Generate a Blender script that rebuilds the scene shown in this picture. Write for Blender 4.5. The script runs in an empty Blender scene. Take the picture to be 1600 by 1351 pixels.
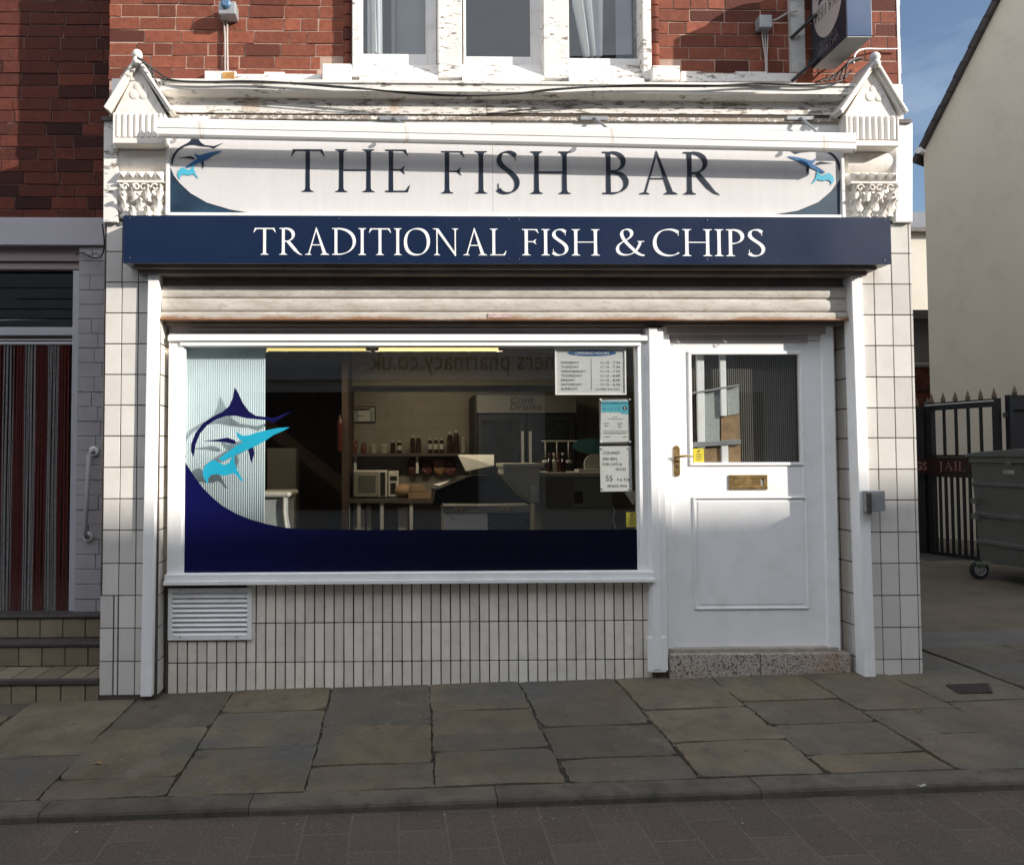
import bpy, math, random
from mathutils import Vector, Matrix
R = math.radians
rnd = random.Random(7)
sc = bpy.context.scene
col = sc.collection

# ------------------------------------------------------------------ camera
FPX, CX, CY, IW, IH = 1186.0, 650.0, 667.0, 1600.0, 1351.0
CAM = Vector((0.0, -4.94, 1.51))
PITCH, YAW, ROLL = R(2.1), R(1.2), -0.003
ROT = Matrix.Rotation(-YAW, 3, 'Z') @ Matrix.Rotation(R(90) + PITCH, 3, 'X') @ Matrix.Rotation(ROLL, 3, 'Z')
cd = bpy.data.cameras.new('camera'); cam = bpy.data.objects.new('camera', cd); col.objects.link(cam)
cam.location = CAM; cam.rotation_euler = ROT.to_euler()
cd.sensor_fit = 'HORIZONTAL'; cd.sensor_width = 36.0; cd.lens = 36.0 * FPX / IW
cd.shift_x = (IW / 2 - CX) / IW; cd.shift_y = -(IH / 2 - CY) / IW
cd.clip_start = 0.05; cd.clip_end = 2000
sc.camera = cam
sc.render.resolution_x = 1024; sc.render.resolution_y = 864

# ------------------------------------------------------------------ sky, sun, exposure
SUN = Vector((2.0, -1.0, 0.90)).normalized()      # towards the sun
elev = math.asin(SUN.z); azim = math.atan2(SUN.x, SUN.y)
w = bpy.data.worlds.new('World'); sc.world = w; w.use_nodes = True
nt = w.node_tree; nt.nodes.clear()
out = nt.nodes.new('ShaderNodeOutputWorld'); bg = nt.nodes.new('ShaderNodeBackground')
sky = nt.nodes.new('ShaderNodeTexSky'); sky.sky_type = 'NISHITA'; sky.sun_disc = False
sky.sun_elevation = elev; sky.sun_rotation = azim; sky.air_density = 1.0; sky.dust_density = 0.7; sky.ozone_density = 1.5
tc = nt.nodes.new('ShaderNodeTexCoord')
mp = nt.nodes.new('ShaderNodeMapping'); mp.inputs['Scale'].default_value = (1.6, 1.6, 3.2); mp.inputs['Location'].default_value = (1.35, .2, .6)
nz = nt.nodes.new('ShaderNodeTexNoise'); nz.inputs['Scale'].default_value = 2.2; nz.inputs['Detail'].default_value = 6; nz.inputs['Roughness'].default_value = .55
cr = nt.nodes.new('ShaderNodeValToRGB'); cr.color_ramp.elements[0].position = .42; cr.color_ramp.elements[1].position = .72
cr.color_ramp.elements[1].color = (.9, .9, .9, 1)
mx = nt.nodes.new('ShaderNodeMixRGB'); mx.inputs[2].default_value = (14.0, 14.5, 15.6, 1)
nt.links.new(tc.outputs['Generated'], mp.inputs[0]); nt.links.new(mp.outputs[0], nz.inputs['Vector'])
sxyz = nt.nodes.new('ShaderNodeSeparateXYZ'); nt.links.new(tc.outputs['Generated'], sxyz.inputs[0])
mrs = nt.nodes.new('ShaderNodeMapRange'); mrs.inputs[1].default_value = .3; mrs.inputs[2].default_value = -.6; mrs.inputs[3].default_value = -.07; mrs.inputs[4].default_value = .30  # clouds thickened behind the camera, out of view, to brighten the facade's shade
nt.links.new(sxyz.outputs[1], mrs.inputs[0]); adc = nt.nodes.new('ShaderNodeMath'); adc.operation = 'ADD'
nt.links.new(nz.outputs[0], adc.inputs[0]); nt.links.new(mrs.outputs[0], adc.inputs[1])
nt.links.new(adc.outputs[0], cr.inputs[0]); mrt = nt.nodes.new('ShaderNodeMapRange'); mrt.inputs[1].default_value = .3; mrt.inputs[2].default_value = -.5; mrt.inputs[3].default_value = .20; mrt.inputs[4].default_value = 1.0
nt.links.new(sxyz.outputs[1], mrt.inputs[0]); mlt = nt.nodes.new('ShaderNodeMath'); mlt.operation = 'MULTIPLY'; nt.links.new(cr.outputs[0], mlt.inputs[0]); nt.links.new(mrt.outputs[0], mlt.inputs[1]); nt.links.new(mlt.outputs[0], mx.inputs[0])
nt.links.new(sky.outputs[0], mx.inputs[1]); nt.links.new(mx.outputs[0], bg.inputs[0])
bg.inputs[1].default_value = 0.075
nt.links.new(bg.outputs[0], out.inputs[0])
sl = bpy.data.lights.new('sun', 'SUN'); sl.energy = 4.0; sl.angle = R(0.55); sl.color = (1.0, .93, .84)
so = bpy.data.objects.new('sun', sl); col.objects.link(so); so.location = (8, -8, 9)
so.rotation_euler = SUN.to_track_quat('Z', 'Y').to_euler()
sc.view_settings.view_transform = 'Standard'; sc.view_settings.look = 'None'
sc.view_settings.gamma = 1.0; sc.view_settings.use_curve_mapping = False
sc.view_settings.exposure = 0.9

# ------------------------------------------------------------------ pixel (1600x1351 photo) -> world
def ray(u, v):
    return (ROT @ Vector(((u - CX) / FPX, -(v - CY) / FPX, -1.0)))
def W(u, v, Y=0.0):
    d = ray(u, v); t = (Y - CAM.y) / d.y
    return CAM + d * t
def WX(u, v, Y=0.0): return W(u, v, Y).x
def WZ(u, v, Y=0.0): return W(u, v, Y).z
SLX, SLY = 0.0235, 0.02
def gz(x, y):
    x = max(-9.0, min(12.0, x))
    return SLX * (x - 0.1) + SLY * y * (1.0 if y < 0 else .3)
def G(u, v, dz=0.0):
    d = ray(u, v); t = 1.0
    for _ in range(40):
        p = CAM + d * t
        t += (p.z - gz(p.x, p.y) - dz) / max(1e-4, -d.z)
    return CAM + d * t

# ------------------------------------------------------------------ materials
class NT:
    def __init__(s, name):
        s.m = bpy.data.materials.new(name); s.m.use_nodes = True; s.t = s.m.node_tree; s.t.nodes.clear()
        s.out = s.n('ShaderNodeOutputMaterial'); s.b = s.n('ShaderNodeBsdfPrincipled'); s.l(s.b.outputs[0], s.out.inputs[0])
    def n(s, t, **k):
        x = s.t.nodes.new(t)
        for a, b in k.items(): setattr(x, a, b)
        return x
    def l(s, a, b): s.t.links.new(a, b)
    def coord(s, scale=(1, 1, 1), loc=(0, 0, 0)):
        g = s.n('ShaderNodeNewGeometry'); m = s.n('ShaderNodeMapping'); m.inputs['Scale'].default_value = scale; m.inputs['Location'].default_value = loc
        s.l(g.outputs['Position'], m.inputs[0]); return m.outputs[0]
    def noise(s, scale, detail=4, rough=.55, cs=(1, 1, 1), loc=(0, 0, 0)):
        x = s.n('ShaderNodeTexNoise'); x.inputs['Scale'].default_value = scale; x.inputs['Detail'].default_value = detail; x.inputs['Roughness'].default_value = rough
        s.l(s.coord(cs, loc), x.inputs['Vector']); return x.outputs[0]
    def ramp(s, fac, stops):
        r = s.n('ShaderNodeValToRGB'); e = r.color_ramp.elements
        while len(e) < len(stops): e.new(.5)
        for i, (p, c) in enumerate(stops):
            e[i].position = p; e[i].color = (c, c, c, 1) if isinstance(c, (int, float)) else (*c, 1)
        s.l(fac, r.inputs[0]); return r.outputs[0]
    def mix(s, f, a, b, mode='MIX'):
        x = s.n('ShaderNodeMixRGB', blend_type=mode)
        for i, v in enumerate((f, a, b)):
            if hasattr(v, 'is_linked'): s.l(v, x.inputs[i])
            else: x.inputs[i].default_value = v if i == 0 else (*v, 1)
        return x.outputs[0]
    def math(s, op, a, b=0.0):
        x = s.n('ShaderNodeMath', operation=op)
        for i, v in enumerate((a, b)):
            if hasattr(v, 'is_linked'): s.l(v, x.inputs[i])
            else: x.inputs[i].default_value = v
        return x.outputs[0]
    def bump(s, h, strength=.3, dist=.01):
        x = s.n('ShaderNodeBump'); x.inputs['Strength'].default_value = strength; x.inputs['Distance'].default_value = dist
        s.l(h, x.inputs['Height']); s.l(x.outputs[0], s.b.inputs['Normal']); return x

def basic(name, c, rough=.5, var=.12, scale=6, bump=.08, bscale=60, metal=0.0, dirt=None, dirtamt=.5, spec=.5, tint=0.0, bdist=.003, streak=(1, 1, 1)):
    s = NT(name)
    n1 = s.noise(scale, 5, cs=streak)
    lo = tuple(x * (1 - var) for x in c); hi = tuple(min(1, x * (1 + var)) for x in c)
    colr = s.ramp(n1, [(.3, lo), (.7, hi)])
    if tint:
        a = s.n('ShaderNodeAttribute', attribute_name='tint')
        f = s.ramp(a.outputs['Fac'], [(0, 1 - tint), (1, 1 + tint)])
        mm = s.n('ShaderNodeMixRGB', blend_type='MULTIPLY'); mm.inputs[0].default_value = 1
        t2 = s.n('ShaderNodeMath', operation='MULTIPLY_ADD'); s.l(a.outputs['Fac'], t2.inputs[0]); t2.inputs[1].default_value = 2 * tint; t2.inputs[2].default_value = 1 - tint
        s.l(colr, mm.inputs[1]); s.l(t2.outputs[0], mm.inputs[2]); colr = mm.outputs[0]
    if dirt:
        d = s.ramp(s.noise(scale * 2.3, 8, .7, loc=(3, 1, 7)), [(.5, 0.0), (.75, dirtamt)])
        colr = s.mix(d, colr, dirt)
    s.l(colr, s.b.inputs['Base Color'])
    s.l(s.ramp(s.noise(scale * 1.7, 4, loc=(9, 2, 1)), [(.3, max(0, rough - .08)), (.7, min(1, rough + .1))]), s.b.inputs['Roughness'])
    s.b.inputs['Metallic'].default_value = metal; s.b.inputs['Specular IOR Level'].default_value = spec
    if bump: s.bump(s.noise(bscale, 6, .6), bump, bdist)
    return s.m

def boxmask(s, x0, x1, z0, z1, soft=.02):
    g = s.n('ShaderNodeNewGeometry'); sp = s.n('ShaderNodeSeparateXYZ'); s.l(g.outputs['Position'], sp.inputs[0])
    def rng(o, a, b):
        m1 = s.n('ShaderNodeMapRange'); m1.inputs[1].default_value = a - soft; m1.inputs[2].default_value = a + soft; s.l(o, m1.inputs[0])
        m2 = s.n('ShaderNodeMapRange'); m2.inputs[1].default_value = b + soft; m2.inputs[2].default_value = b - soft; s.l(o, m2.inputs[0])
        return s.math('MULTIPLY', m1.outputs[0], m2.outputs[0])
    return s.math('MULTIPLY', rng(sp.outputs[0], x0, x1), rng(sp.outputs[2], z0, z1))

def peeling(name, base=(.80, .77, .72), under=(.23, .19, .16), amount=.60, scale=9, stretch=(1, 1, 3), stains=()):
    s = NT(name)
    n1 = s.noise(scale, 9, .72, cs=stretch)
    n2 = s.noise(1.3, 3, .5, cs=(1, 1, 1.5), loc=(5, 0, 2))
    thr = s.math('ADD', n1, s.math('MULTIPLY', n2, .35))
    crack = s.ramp(thr, [(amount + .13, 0.0), (amount + .155, 1.0)])
    v = s.n('ShaderNodeTexVoronoi', feature='DISTANCE_TO_EDGE'); v.inputs['Scale'].default_value = 14
    wv = s.n('ShaderNodeMixRGB'); wv.inputs[0].default_value = .12
    c0 = s.coord((1, 1, 2.4)); nn = s.n('ShaderNodeTexNoise'); nn.inputs['Scale'].default_value = 12; s.l(c0, nn.inputs['Vector'])
    s.l(c0, wv.inputs[1]); s.l(nn.outputs[1], wv.inputs[2]); s.l(wv.outputs[0], v.inputs['Vector'])
    line = s.ramp(v.outputs['Distance'], [(.004, 1.0), (.018, 0.0)])
    line = s.math('MULTIPLY', line, s.ramp(s.noise(3.1, 3, loc=(1, 8, 2)), [(.48, 0.0), (.6, .8)]))
    f = s.math('MAXIMUM', crack, line)
    colr = s.mix(s.ramp(s.noise(4, 4, loc=(2, 2, 9)), [(.35, 0.0), (.75, 1.0)]), base, tuple(x * .86 for x in base))
    for (x0, x1, z0, z1, c, amt) in stains:
        mk = s.math('MULTIPLY', boxmask(s, x0, x1, z0, z1, .03), s.ramp(s.noise(22, 6, .7, cs=(1, 1, .25)), [(.25, 0.0), (.48, amt)]))
        colr = s.mix(mk, colr, c)
    colr = s.mix(f, colr, under)
    s.l(colr, s.b.inputs['Base Color']); s.b.inputs['Roughness'].default_value = .55
    hh = s.math('SUBTRACT', s.math('MULTIPLY', s.noise(70, 5), .25), f)
    s.bump(hh, .5, .004)
    return s.m

def brickmat(name, dark=(.11, .028, .018), light=(.29, .085, .045)):
    s = NT(name)
    a = s.n('ShaderNodeAttribute', attribute_name='tint')
    base = s.ramp(a.outputs['Fac'], [(0, dark), (.35, tuple((d + 2 * l) / 3 for d, l in zip(dark, light))), (.8, light), (1, tuple(l * 1.2 for l in light))])
    base = s.mix(s.ramp(s.noise(28, 8, .7), [(.35, 0.0), (.7, .55)]), base, tuple(d * .8 for d in dark))
    base = s.mix(s.ramp(s.noise(90, 4, .6, loc=(1, 1, 1)), [(.62, 0.0), (.75, .3)]), base, (.42, .3, .24))
    s.l(base, s.b.inputs['Base Color']); s.b.inputs['Roughness'].default_value = .85; s.b.inputs['Specular IOR Level'].default_value = .25
    s.bump(s.noise(60, 8, .7), .5, .006)
    return s.m

def glassmat(name, tintc=(.9, .93, .92), ior=1.5, rough=0.0, boost=0.0):
    s = NT(name); s.t.nodes.remove(s.b)
    tr = s.n('ShaderNodeBsdfTransparent'); tr.inputs[0].default_value = (*tintc, 1)
    gl = s.n('ShaderNodeBsdfGlossy'); gl.inputs['Roughness'].default_value = rough
    fr = s.n('ShaderNodeFresnel'); ge = s.n('ShaderNodeNewGeometry')
    s.l(s.math('ADD', ior, s.math('MULTIPLY', ge.outputs['Backfacing'], 1.0 / ior - ior)), fr.inputs[0])
    mx = s.n('ShaderNodeMixShader')
    s.l(s.math('ADD', fr.outputs[0], boost), mx.inputs[0]); s.l(tr.outputs[0], mx.inputs[1]); s.l(gl.outputs[0], mx.inputs[2]); s.l(mx.outputs[0], s.out.inputs[0])
    return s.m

def emis(name, c, st):
    s = NT(name); s.b.inputs['Base Color'].default_value = (*c, 1)
    s.b.inputs['Emission Color'].default_value = (*c, 1); s.b.inputs['Emission Strength'].default_value = st
    return s.m

# ------------------------------------------------------------------ mesh builder
class MB:
    def __init__(s): s.v = []; s.f = []; s.t = []
    def add(s, vs, fs, tint=None):
        o = len(s.v); s.v += [Vector(p) for p in vs]
        if tint is None: tint = rnd.random()
        for f in fs: s.f.append([i + o for i in f]); s.t.append(tint)
        return s
    def box(s, x0, x1, y0, y1, z0, z1, tint=None, jit=0.0):
        P = [(x, y, z) for z in (z0, z1) for y in (y0, y1) for x in (x0, x1)]
        if jit: P = [(x + rnd.uniform(-jit, jit), y + rnd.uniform(-jit, jit) * .5, z + rnd.uniform(-jit, jit)) for x, y, z in P]
        return s.add(P, [(0, 2, 3, 1), (4, 5, 7, 6), (0, 1, 5, 4), (2, 6, 7, 3), (0, 4, 6, 2), (1, 3, 7, 5)], tint)
    def pbox(s, u0, v0, u1, v1, Y0, Y1, tint=None):
        um, vm = (u0 + u1) / 2, (v0 + v1) / 2
        return s.box(WX(u0, vm, Y0), WX(u1, vm, Y0), min(Y0, Y1), max(Y0, Y1), WZ(um, v1, Y0), WZ(um, v0, Y0), tint)
    def qbox(s, q, Y0, Y1, tint=None):
        # q: four photo points (tl,tr,br,bl) on plane Y0, extruded straight back to Y1
        a = [W(u, v, Y0) for u, v in q]; b = [Vector((p.x, Y1, p.z)) for p in a]
        return s.add(a + b, [(0, 3, 2, 1), (4, 5, 6, 7), (0, 1, 5, 4), (1, 2, 6, 5), (2, 3, 7, 6), (3, 0, 4, 7)], tint)
    def poly(s, pts, tint=None):
        return s.add(pts, [list(range(len(pts)))], tint)
    def prism(s, pts2, Y0, Y1, tint=None):
        # pts2: (x,z) outline extruded from Y0 to Y1
        n = len(pts2); vs = [(x, Y0, z) for x, z in pts2] + [(x, Y1, z) for x, z in pts2]
        return s.add(vs, [list(range(n)), list(range(2 * n - 1, n - 1, -1))] + [(i, i + n, (i + 1) % n + n, (i + 1) % n) for i in range(n)], tint)
    def extx(s, prof, x0, x1, z0=0, z1=None, tint=None):
        # prof: (y,z) outline extruded along X, end heights z0/z1 give a slope
        if z1 is None: z1 = z0
        n = len(prof); vs = [(x0, y, z + z0) for y, z in prof] + [(x1, y, z + z1) for y, z in prof]
        return s.add(vs, [list(range(n)), list(range(2 * n - 1, n - 1, -1))] + [(i, (i + 1) % n, (i + 1) % n + n, i + n) for i in range(n)], tint)
    def tube(s, pts, r, n=8, cap=True, tint=None):
        pts = [Vector(p) for p in pts]; vs = []; fs = []
        rr = r if isinstance(r, (list, tuple)) else [r] * len(pts)
        up = Vector((.13, .31, .94))
        for i, p in enumerate(pts):
            d = (pts[min(i + 1, len(pts) - 1)] - pts[max(i - 1, 0)]).normalized()
            a = d.cross(up)
            if a.length < .2: a = d.cross(Vector((1, 0, 0)))
            a.normalize(); b = d.cross(a)
            for k in range(n):
                t = 2 * math.pi * k / n; vs.append(p + (a * math.cos(t) + b * math.sin(t)) * rr[i])
        for i in range(len(pts) - 1):
            for k in range(n):
                fs.append((i * n + k, i * n + (k + 1) % n, (i + 1) * n + (k + 1) % n, (i + 1) * n + k))
        if cap: fs.append(list(range(n))); fs.append(list(range(len(pts) * n - 1, (len(pts) - 1) * n - 1, -1)))
        return s.add(vs, fs, tint)
    def ball(s, c, r, nu=8, nv=5, sz=1.0, sy=1.0, tint=None):
        vs = []; fs = []
        for j in range(nv + 1):
            ph = math.pi * j / nv
            for i in range(nu):
                th = 2 * math.pi * i / nu
                vs.append((c[0] + r * math.sin(ph) * math.cos(th), c[1] + sy * r * math.sin(ph) * math.sin(th), c[2] + sz * r * math.cos(ph)))
        for j in range(nv):
            for i in range(nu):
                fs.append((j * nu + i, j * nu + (i + 1) % nu, (j + 1) * nu + (i + 1) % nu, (j + 1) * nu + i))
        return s.add(vs, fs, tint)
    def lathe(s, c, prof, n=14, axis='z', tint=None):
        vs = []; fs = []
        for (r, h) in prof:
            for k in range(n):
                t = 2 * math.pi * k / n; a, b = r * math.cos(t), r * math.sin(t)
                vs.append((c[0] + a, c[1] + b, c[2] + h) if axis == 'z' else (c[0] + a, c[1] + h, c[2] + b) if axis == 'y' else (c[0] + h, c[1] + a, c[2] + b))
        m = len(prof)
        for j in range(m - 1):
            for k in range(n): fs.append((j * n + k, j * n + (k + 1) % n, (j + 1) * n + (k + 1) % n, (j + 1) * n + k))
        fs.append(list(range(n))); fs.append(list(range(m * n - 1, (m - 1) * n - 1, -1)))
        return s.add(vs, fs, tint)

ORG = {}
def origin_of(p): return ORG.get(p.name, Vector((0, 0, 0))) if p else Vector((0, 0, 0))
def empty(name, loc, label, cat, group=None, kind=None, rz=0):
    o = bpy.data.objects.new(name, None); col.objects.link(o); o.location = loc; o.empty_display_size = .1
    ORG[o.name] = Vector(loc); tag(o, label, cat, group, kind); return o
def tag(o, label=None, cat=None, group=None, kind=None):
    if label: o['label'] = label
    if cat: o['category'] = cat
    if group: o['group'] = group
    if kind: o['kind'] = kind
    return o
def obj(name, mb, mat, parent=None, bevel=0, smooth=False, label=None, cat=None, group=None, kind=None, seg=2, fix=True):
    xs = [p.x for p in mb.v]; ys = [p.y for p in mb.v]; zs = [p.z for p in mb.v]
    o0 = Vector(((min(xs) + max(xs)) / 2, (min(ys) + max(ys)) / 2, min(zs)))
    me = bpy.data.meshes.new(name); me.from_pydata([tuple(p - o0) for p in mb.v], [], mb.f); me.update()
    at = me.attributes.new('tint', 'FLOAT', 'FACE')
    for i, t in enumerate(mb.t): at.data[i].value = t
    if fix:
        import bmesh
        bm = bmesh.new(); bm.from_mesh(me); bmesh.ops.recalc_face_normals(bm, faces=bm.faces[:]); bm.to_mesh(me); bm.free()
    if smooth:
        for p in me.polygons: p.use_smooth = True
    me.materials.append(mat)
    o = bpy.data.objects.new(name, me); col.objects.link(o)
    if parent: o.parent = parent
    o.location = o0 - origin_of(parent); ORG[o.name] = o0
    if bevel:
        b = o.modifiers.new('bevel', 'BEVEL'); b.width = bevel; b.segments = seg; b.limit_method = 'ANGLE'; b.angle_limit = R(35)
    return tag(o, label, cat, group, kind)

def textmesh(mb, body, x, y, z, size, facing='-y', align='LEFT', sx=1.0, tint=.5, rot=None):
    cu = bpy.data.curves.new('t', 'FONT'); cu.body = body; cu.size = size; cu.align_x = align; cu.resolution_u = 2
    ob = bpy.data.objects.new('t', cu); col.objects.link(ob); bpy.context.view_layer.update()
    dg = bpy.context.evaluated_depsgraph_get(); me = bpy.data.meshes.new_from_object(ob.evaluated_get(dg))
    for p in me.polygons:
        vs = []
        for i in p.vertices:
            c = me.vertices[i].co
            if rot: q = rot(c.x * sx, c.y)
            else: q = (x + c.x * sx, y, z + c.y) if facing == '-y' else (x - c.x * sx, y, z + c.y)
            vs.append(q)
        mb.add(vs, [list(range(len(vs)))], tint)
    col.objects.unlink(ob); bpy.data.objects.remove(ob); bpy.data.curves.remove(cu); bpy.data.meshes.remove(me)

# ------------------------------------------------------------------ roman inscriptional capitals (own drawing)
NIB = R(22); TK, TN = .118, .030
def wid(dx, dy, k=1.0):
    a = math.atan2(dy, dx); return (TN + (TK - TN) * abs(math.sin(a - NIB)) ** 1.3) * k
def bez(p0, p1, p2, p3, n=12):
    r = []
    for i in range(n + 1):
        t = i / n; a = (1 - t)
        r.append((a**3*p0[0] + 3*a*a*t*p1[0] + 3*a*t*t*p2[0] + t**3*p3[0], a**3*p0[1] + 3*a*a*t*p1[1] + 3*a*t*t*p2[1] + t**3*p3[1]))
    return r
def stroke(pts, k=1.0, taper=0):
    out = []; n = len(pts)
    for i in range(n):
        a = pts[max(0, i - 1)]; b = pts[min(n - 1, i + 1)]; dx, dy = b[0] - a[0], b[1] - a[1]; L = math.hypot(dx, dy) or 1
        w_ = wid(dx, dy, k) / 2
        if taper and i > n - 1 - taper: w_ *= (n - 1 - i + .3) / (taper + .3)
        out.append(((pts[i][0] - dy / L * w_, pts[i][1] + dx / L * w_), (pts[i][0] + dy / L * w_, pts[i][1] - dx / L * w_)))
    return [[out[i][0], out[i + 1][0], out[i + 1][1], out[i][1]] for i in range(n - 1)]
def stem(x, y0=0, y1=1, w=.105, sb=1, st=1):
    P = [[(x - w/2, y0), (x + w/2, y0), (x + w/2 - .004, (y0+y1)/2), (x + w/2, y1), (x - w/2, y1), (x - w/2 + .004, (y0+y1)/2)]]
    def serif(y, s): return [[(x - w/2 - .085, y), (x + w/2 + .085, y), (x + w/2 + .08, y + s*.02), (x + w/2 + .02, y + s*.04), (x + w/2, y + s*.09), (x - w/2, y + s*.09), (x - w/2 - .02, y + s*.04), (x - w/2 - .08, y + s*.02)]]
    if sb: P += serif(y0, 1)
    if st: P += serif(y1, -1)
    return P
def hbar(x0, x1, y, t=.036): return [[(x0, y - t/2), (x1, y - t/2), (x1, y + t/2), (x0, y + t/2)]]
def tick(x, y, s, d=1, h=.13): return [[(x, y), (x - d*.035, y), (x - d*.075, y + s*.0), (x - d*.012, y + s*h*.62), (x + d*.02, y + s*h), (x + d*.038, y + s*h)]]
def bowl(x0, y0, x1, y1):
    m = (y0 + y1) / 2; r = (y1 - y0) / 2; c = .55
    return stroke(bez((x0, y1), (x0 + (x1-x0)*.6, y1), (x1, m + r*c*1.05), (x1, m)) + bez((x1, m), (x1, m - r*c*1.05), (x0 + (x1-x0)*.6, y0), (x0, y0))[1:])
def glyph(ch):
    if ch == 'I': return .24, stem(.12)
    if ch == 'T': return .80, stem(.40, st=0) + hbar(.06, .74, .975, .045) + tick(.055, .955, -1, -1) + tick(.745, .955, -1, 1)
    if ch == 'H': return .92, stem(.15) + stem(.77) + hbar(.2, .72, .51)
    if ch in 'EF':
        P = stem(.15, sb=0 if ch == 'E' else 1, st=0) + hbar(.02, .5, .98) + tick(.5, .965, -1, 1, .12) + hbar(.2, .43, .52) + tick(.43, .505, -1, 1, .08) + tick(.43, .535, 1, 1, .08)
        if ch == 'E': P += hbar(.02, .54, .02) + tick(.545, .035, 1, 1, .13)
        return (.6 if ch == 'E' else .56), P
    if ch == 'L': return .60, stem(.15, sb=0) + hbar(.02, .54, .02) + tick(.55, .035, 1, 1, .14)
    if ch == 'B': return .64, stem(.15, sb=0, st=0) + hbar(.02, .2, .982) + hbar(.02, .2, .018) + bowl(.2, .54, .47, .98) + bowl(.2, .02, .53, .52)
    if ch == 'P': return .60, stem(.15, st=0) + hbar(.02, .2, .982) + bowl(.2, .47, .51, .98)
    if ch == 'R': return .76, stem(.15, st=0) + hbar(.02, .2, .982) + bowl(.2, .5, .49, .98) + stroke([(.31, .5), (.42, .36), (.55, .19), (.68, .05), (.80, -.012)], 1.0, 2)
    if ch == 'D': return .84, stem(.15, sb=0, st=0) + hbar(.02, .2, .982) + hbar(.02, .2, .018) + bowl(.2, .02, .78, .98)
    if ch == 'O':
        P = bez((.45, .985), (.16, .985), (.055, .74), (.055, .5)) + bez((.055, .5), (.055, .22), (.18, .015), (.45, .015))[1:] + bez((.45, .015), (.72, .015), (.845, .26), (.845, .5))[1:] + bez((.845, .5), (.845, .78), (.72, .985), (.45, .985))[1:]
        return .90, stroke(P)
    if ch == 'J': return .36, stem(.22, sb=0) + stroke([(.22, .02), (.21, -.1), (.15, -.2), (.05, -.25)], 1.0, 2)
    if ch == 'Y': return .8, [[(.02, 1), (.15, 1), (.44, .48), (.44, .4), (.37, .4)], [(.70, 1), (.75, 1), (.44, .42), (.40, .44)]] + stem(.405, 0, .5, st=0) + hbar(-.04, .22, .985, .025) + hbar(.62, .84, .985, .025)
    if ch == 'G': return .86, glyph('C')[1] + stem(.74, .06, .42, sb=0)
    if ch == 'C':
        P = bez((.76, .88), (.68, .96), (.58, .985), (.49, .985)) + bez((.49, .985), (.2, .985), (.06, .76), (.06, .5))[1:] + bez((.06, .5), (.06, .2), (.25, .015), (.5, .015))[1:] + bez((.5, .015), (.62, .015), (.71, .06), (.78, .13))[1:]
        return .80, stroke(P) + [[(.75, .90), (.775, .90), (.775, .76), (.755, .76)]] 
    if ch == 'S':
        P = bez((.42, .89), (.36, .97), (.3, .985), (.24, .985), 8) + bez((.24, .985), (.1, .985), (.06, .87), (.06, .8), 8)[1:] + bez((.06, .8), (.06, .6), (.46, .5), (.46, .25))[1:] + bez((.46, .25), (.46, .1), (.35, .015), (.22, .015), 8)[1:] + bez((.22, .015), (.14, .015), (.07, .05), (.04, .11), 8)[1:]
        return .52, stroke(P) + [[(.405, .91), (.43, .91), (.43, .77), (.41, .77)], [(.03, .10), (.055, .10), (.05, .24), (.03, .24)]]
    if ch == 'A':
        return .86, [[(.14, .0), (.185, .0), (.445, .97), (.42, 1.03), (.40, .96)]] + [[(.40, .98), (.42, 1.03), (.445, 1.0), (.79, 0), (.665, 0)]] + hbar(.24, .60, .37) + [[(.04, 0), (.27, 0), (.26, .02), (.2, .05), (.14, .05), (.05, .02)], [(.57, 0), (.88, 0), (.86, .02), (.79, .06), (.65, .06), (.58, .02)]]
    if ch == 'N':
        return .92, stem(.15, w=.05, st=0) + stem(.78, 0, 1, w=.05, sb=0) + [[(.08, 1.0), (.2, 1.0), (.805, .05), (.805, -.03), (.775, -.03)]] + [[(0, 1), (.1, 1), (.16, .94), (.1, .955), (.01, .98)]]
    if ch == '&':
        P = bez((.80, .52), (.74, .3), (.62, .015), (.33, .015)) + bez((.33, .015), (.15, .015), (.06, .12), (.06, .24))[1:] + bez((.06, .24), (.06, .42), (.22, .5), (.34, .58))[1:] + bez((.34, .58), (.46, .66), (.52, .74), (.52, .83))[1:] + bez((.52, .83), (.52, .93), (.45, .985), (.36, .985))[1:] + bez((.36, .985), (.26, .985), (.2, .92), (.2, .82))[1:] + bez((.2, .82), (.2, .6), (.5, .3), (.66, .12))[1:] + bez((.66, .12), (.74, .04), (.82, .0), (.92, .0))[1:]
        return .94, stroke(P, .95) + hbar(.70, .92, .53, .03)
    return .35, []
def inscription(mb, text, place, track=.06, y0=0.0):
    """place(x 0..1, y 0..1, k) -> point; k counts strokes so that no two overlap in one plane"""
    ws = []; x = 0
    for c in text:
        w_, P = glyph(c); ws.append((x, P)); x += w_ + track
    tot = x - track; k = 0
    for x0, P in ws:
        for q in P:
            k = (k + 1) % 23
            mb.add([place((a + x0) / tot, b, k) for a, b in q], [list(range(len(q)))], .5)
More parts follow.
